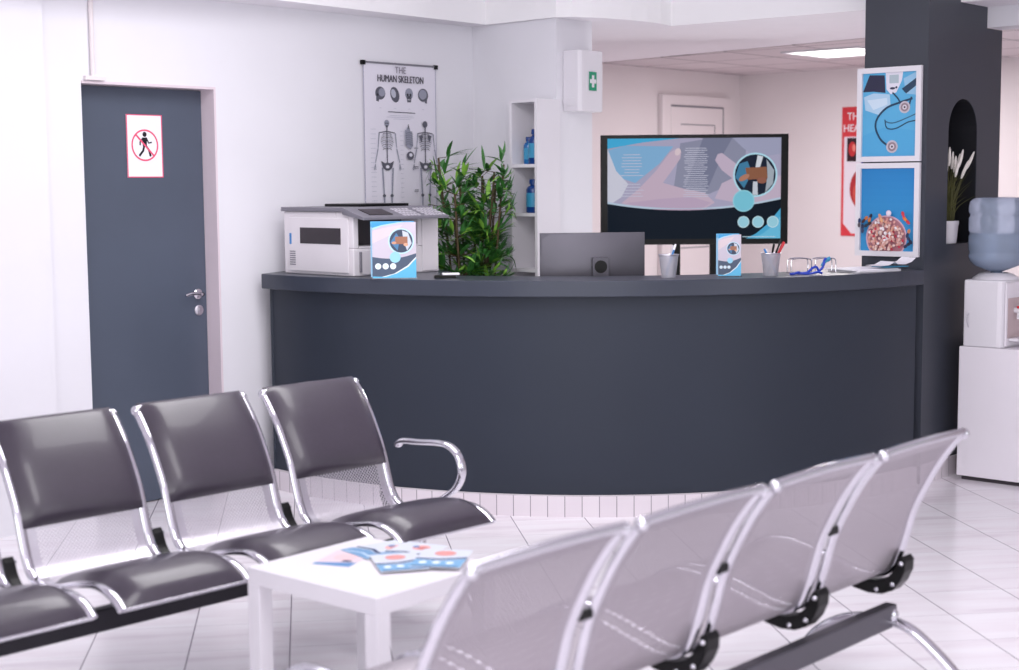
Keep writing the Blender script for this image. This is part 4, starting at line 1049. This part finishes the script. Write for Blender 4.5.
# ------------------------------------------------------------------ plumed grass in the niche
gp = empty('plume_plant', 'pot of grass with feathery white plumes standing in the arched niche', 'plant', Q + U * .362 - NW * .055 + Zv * 1.2262, 0)
bm = bmesh.new(); lathe(bm, [(.048, 0), (.05, .004), (.058, .095), (.060, .098), (.060, .118), (.054, .118), (.052, .10), (.0001, .10)], 28); obj('pot', bm, POT, gp, True)
gb = bmesh.new(); pb = bmesh.new(); rg = random.Random(4)
for k in range(70):
    az = rg.uniform(0, 2 * PI); tip = Vector((math.cos(az), math.sin(az), 0)) * rg.uniform(.02, .10); hh = rg.uniform(.12, .34)
    if rg.random() < .25: tip = tip * 1.25 + NW * rg.uniform(0, .02)
    b0 = Vector((rg.uniform(-.03, .03), rg.uniform(-.03, .03), .10))
    if tip.dot(NW) < -.10: tip += NW * .1
    pth = smooth_path([b0, b0 + tip * .25 + Zv * hh * .6, b0 + tip + Zv * hh * (1 if rg.random() < .6 else .85)], 5)
    sweep(gb, pth, .0022, .0012, n=4, taper=lambda q: 1.1 - q)
for k, (dx, dn, hh) in enumerate([(-.10, .06, .44), (-.07, .02, .40), (-.03, .07, .40), (.0, .03, .42), (.03, .09, .43), (.06, .05, .41), (.13, .12, .42), (-.05, .10, .37), (.01, .13, .36), (.09, .10, .38), (-.11, .02, .36)]):
    hh *= 1.14; dx += .01; dn *= .72; t = U * dx * .85 + NW * dn + Zv * hh; b0 = Vector((0, 0, .10)); k0 = b0.lerp(t, .72) + Zv * .015
    sweep(gb, smooth_path([b0, b0.lerp(t, .4) + Zv * .03, k0], 5), .0018, n=4)
    sweep(pb, smooth_path([k0, k0.lerp(t, .5), t], 4), .0085, n=8, taper=lambda q: max(.15, math.sin(PI * (.12 + .8 * q))))
obj('grass_blades', gb, GRASS, gp); obj('plumes', pb, PLUME, gp, True)

# ------------------------------------------------------------------ cabinet, water cooler and bottle
Rc = math.radians(48)      # front faces NW (right-front)
P0 = Vector((2.350, 7.742, 0)) - NW * .05 + U * .0
# local x = U, local -y = NW
cab = empty('white_cabinet', 'low white floor cabinet carrying the water cooler by the dark wall', 'cabinet', Vector((2.334, 7.740, 0)), math.atan2(U.y, U.x))
obj('carcass', B(0, .62, -.42, .0, .022, .700), WHITEM, cab, bevel=.003)
obj('base_plate', B(.02, .60, -.40, -.02, .0, .022), PRND, cab)
obj('door', B(.01, .61, -.438, -.4202, .03, .69), WHITE, cab, bevel=.003)
wc = empty('water_cooler', 'white countertop water cooler with red and blue taps on the cabinet', 'water cooler', Vector((2.350, 7.733, .7006)), math.atan2(U.y, U.x))
bm = bmesh.new()
r_ = .03; ow = .32; od = .20
fp = [(0, 0), (0, -od + .02), (.006, -od), (.03, -od - .012)]
fp += [(.29, -od - .012), (.314, -od), (.32, -od + .02), (.32, 0)]
prism(bm, fp, 0, .345); obj('housing', bm, WHITE, wc, bevel=.008)
obj('front_panel', B(.018, .302, -od - .022, -od - .0125, .01, .335), WHITEM, wc, bevel=.006)
obj('tap_recess', B(.035, .285, -od - .024, -od - .0222, .05, .255), mat('recess_plastic', (196, 176, 178), .4, noise=.03), wc, bevel=.003)
for x, m_, lb in ((.115, RED, 'red hot water tap'), (.205, BLUEPEN, 'blue cold water tap')):
    bm = bmesh.new(); lathe(bm, [(.014, 0), (.014, .03), (.010, .034)], 16, M=Matrix.Translation((x, -od - .024, .19)) @ MY); box(bm, x - .009, x + .009, -od - .06, -od - .040, .145, .20)
    t_ = obj('tap', bm, WHITE, wc, True); t_['label'] = lb
    bm = bmesh.new(); box(bm, x - .012, x + .012, -od - .064, -od - .04, .2005, .212); obj('tap_lever', bm, m_, t_)
obj('drip_tray', B(.05, .27, -od - .075, -od - .0225, .035, .05), WHITE, wc, bevel=.004)
bm = bmesh.new(); lathe(bm, [(.12, .345), (.115, .352), (.085, .372), (.06, .378), (.055, .368), (.0001, .368)], 32, c=(.16, -.10)); obj('collar', bm, WHITE, wc, True)
bm = bmesh.new(); lp = [(-.001, -.03, .10), (-.012, -.03, .115), (-.022, -.03, .135), (-.018, -.03, .16), (-.002, -.03, .17)]
sweep(bm, smooth_path(lp, 4), .003, n=8); obj('cable_loop', bm, GRAYL, wc, True)
cpos = wc.location + U * .16 + NW * .10
wb = empty('water_bottle', 'large translucent blue water bottle upside down on the cooler', 'water bottle', (cpos.x, cpos.y, 1.0715))
bm = bmesh.new()
pf = [(.028, .0), (.030, .012), (.06, .022), (.115, .045), (.136, .07), (.142, .095), (.138, .105), (.138, .118), (.143, .126), (.143, .195), (.138, .204), (.138, .216), (.143, .225), (.143, .29), (.137, .298), (.137, .310), (.144, .320), (.144, .350), (.138, .375), (.118, .392), (.09, .396), (.06, .388), (.0001, .386)]
lathe(bm, pf, 48); obj('bottle_shell', bm, WATERB, wb, True)
bm = bmesh.new(); lathe(bm, [(.02, .004), (.055, .027), (.108, .05), (.130, .075), (.134, .10), (.134, .20), (.134, .215), (.0001, .215)], 40); obj('water', bm, WATER, wb, True)

# ------------------------------------------------------------------ light
w = bpy.data.worlds.new('World'); bpy.context.scene.world = w; w.use_nodes = True
bg = w.node_tree.nodes['Background']; bg.inputs[0].default_value = (.96, .95, 1.0, 1); bg.inputs[1].default_value = .72
def area(name, loc, rot, size, power, col=(1, .985, 1)):
    l = bpy.data.lights.new(name, 'AREA'); l.shape = 'RECTANGLE'; l.size = size[0]; l.size_y = size[1]; l.energy = power; l.color = col
    o = bpy.data.objects.new(name, l); C.objects.link(o); o.location = loc; o.rotation_euler = rot
    return o
area('waiting_area_light', (-.3, 5.6, 2.88), (0, 0, math.radians(-42)), (2.4, 1.2), 62)
area('front_light', (.8, 2.4, 2.88), (0, 0, math.radians(-42)), (2.4, 1.2), 58)
area('back_room_light', (2.36, 10.72, 2.44), (0, 0, math.radians(-42)), (.55, .55), 44, (1, .96, .96))
#area('back_room_light_far', (3.6, 11.4, 2.44), (0, 0, math.radians(-42)), (.55, .55), 10, (1, .96, .96))
area('right_area_light', (5.5, 1.0, 1.7), (math.radians(80), 0, math.radians(62)), (3, 2.2), 45, (.97, .975, 1))  # broad area lamp at the right, aimed left across the room
area('soffit_fill_light', (1.45, 8.15, .5), (math.radians(180), 0, 0), (1.0, .5), 14)  # added lamp, hidden by the counter, to brighten the soffit underside
area('fill_behind_camera', (-.5, -2.6, 1.7), (math.radians(93), 0, 0), (6, 2.2), 150, (.985, .98, 1))  # added frontal fill behind the camera, brightens the soffit faces and room

# ------------------------------------------------------------------ camera
cam = bpy.data.cameras.new('Camera'); co = bpy.data.objects.new('Camera', cam); C.objects.link(co)
f = 1500.; pitch = math.atan(152 / f); roll = math.radians(-.45)
fw = Vector((0, math.cos(pitch), -math.sin(pitch))); rt = Vector((1, 0, 0)); up = rt.cross(fw)
c_, s_ = math.cos(roll), math.sin(roll)
r2 = rt * c_ + up * s_; u2 = up * c_ - rt * s_
M = Matrix(((r2.x, u2.x, -fw.x, 0), (r2.y, u2.y, -fw.y, 0), (r2.z, u2.z, -fw.z, H0), (0, 0, 0, 1)))
co.matrix_world = M
cam.sensor_width = 36; cam.lens = f / 1019 * 36; cam.clip_end = 60; cam.clip_start = .05
cam.dof.use_dof = True; cam.dof.focus_distance = 7.2; cam.dof.aperture_fstop = 2.3
bpy.context.scene.camera = co
vs = bpy.context.scene.view_settings
vs.view_transform = 'Standard'; vs.look = 'None'; vs.exposure = -.07; vs.gamma = 1.
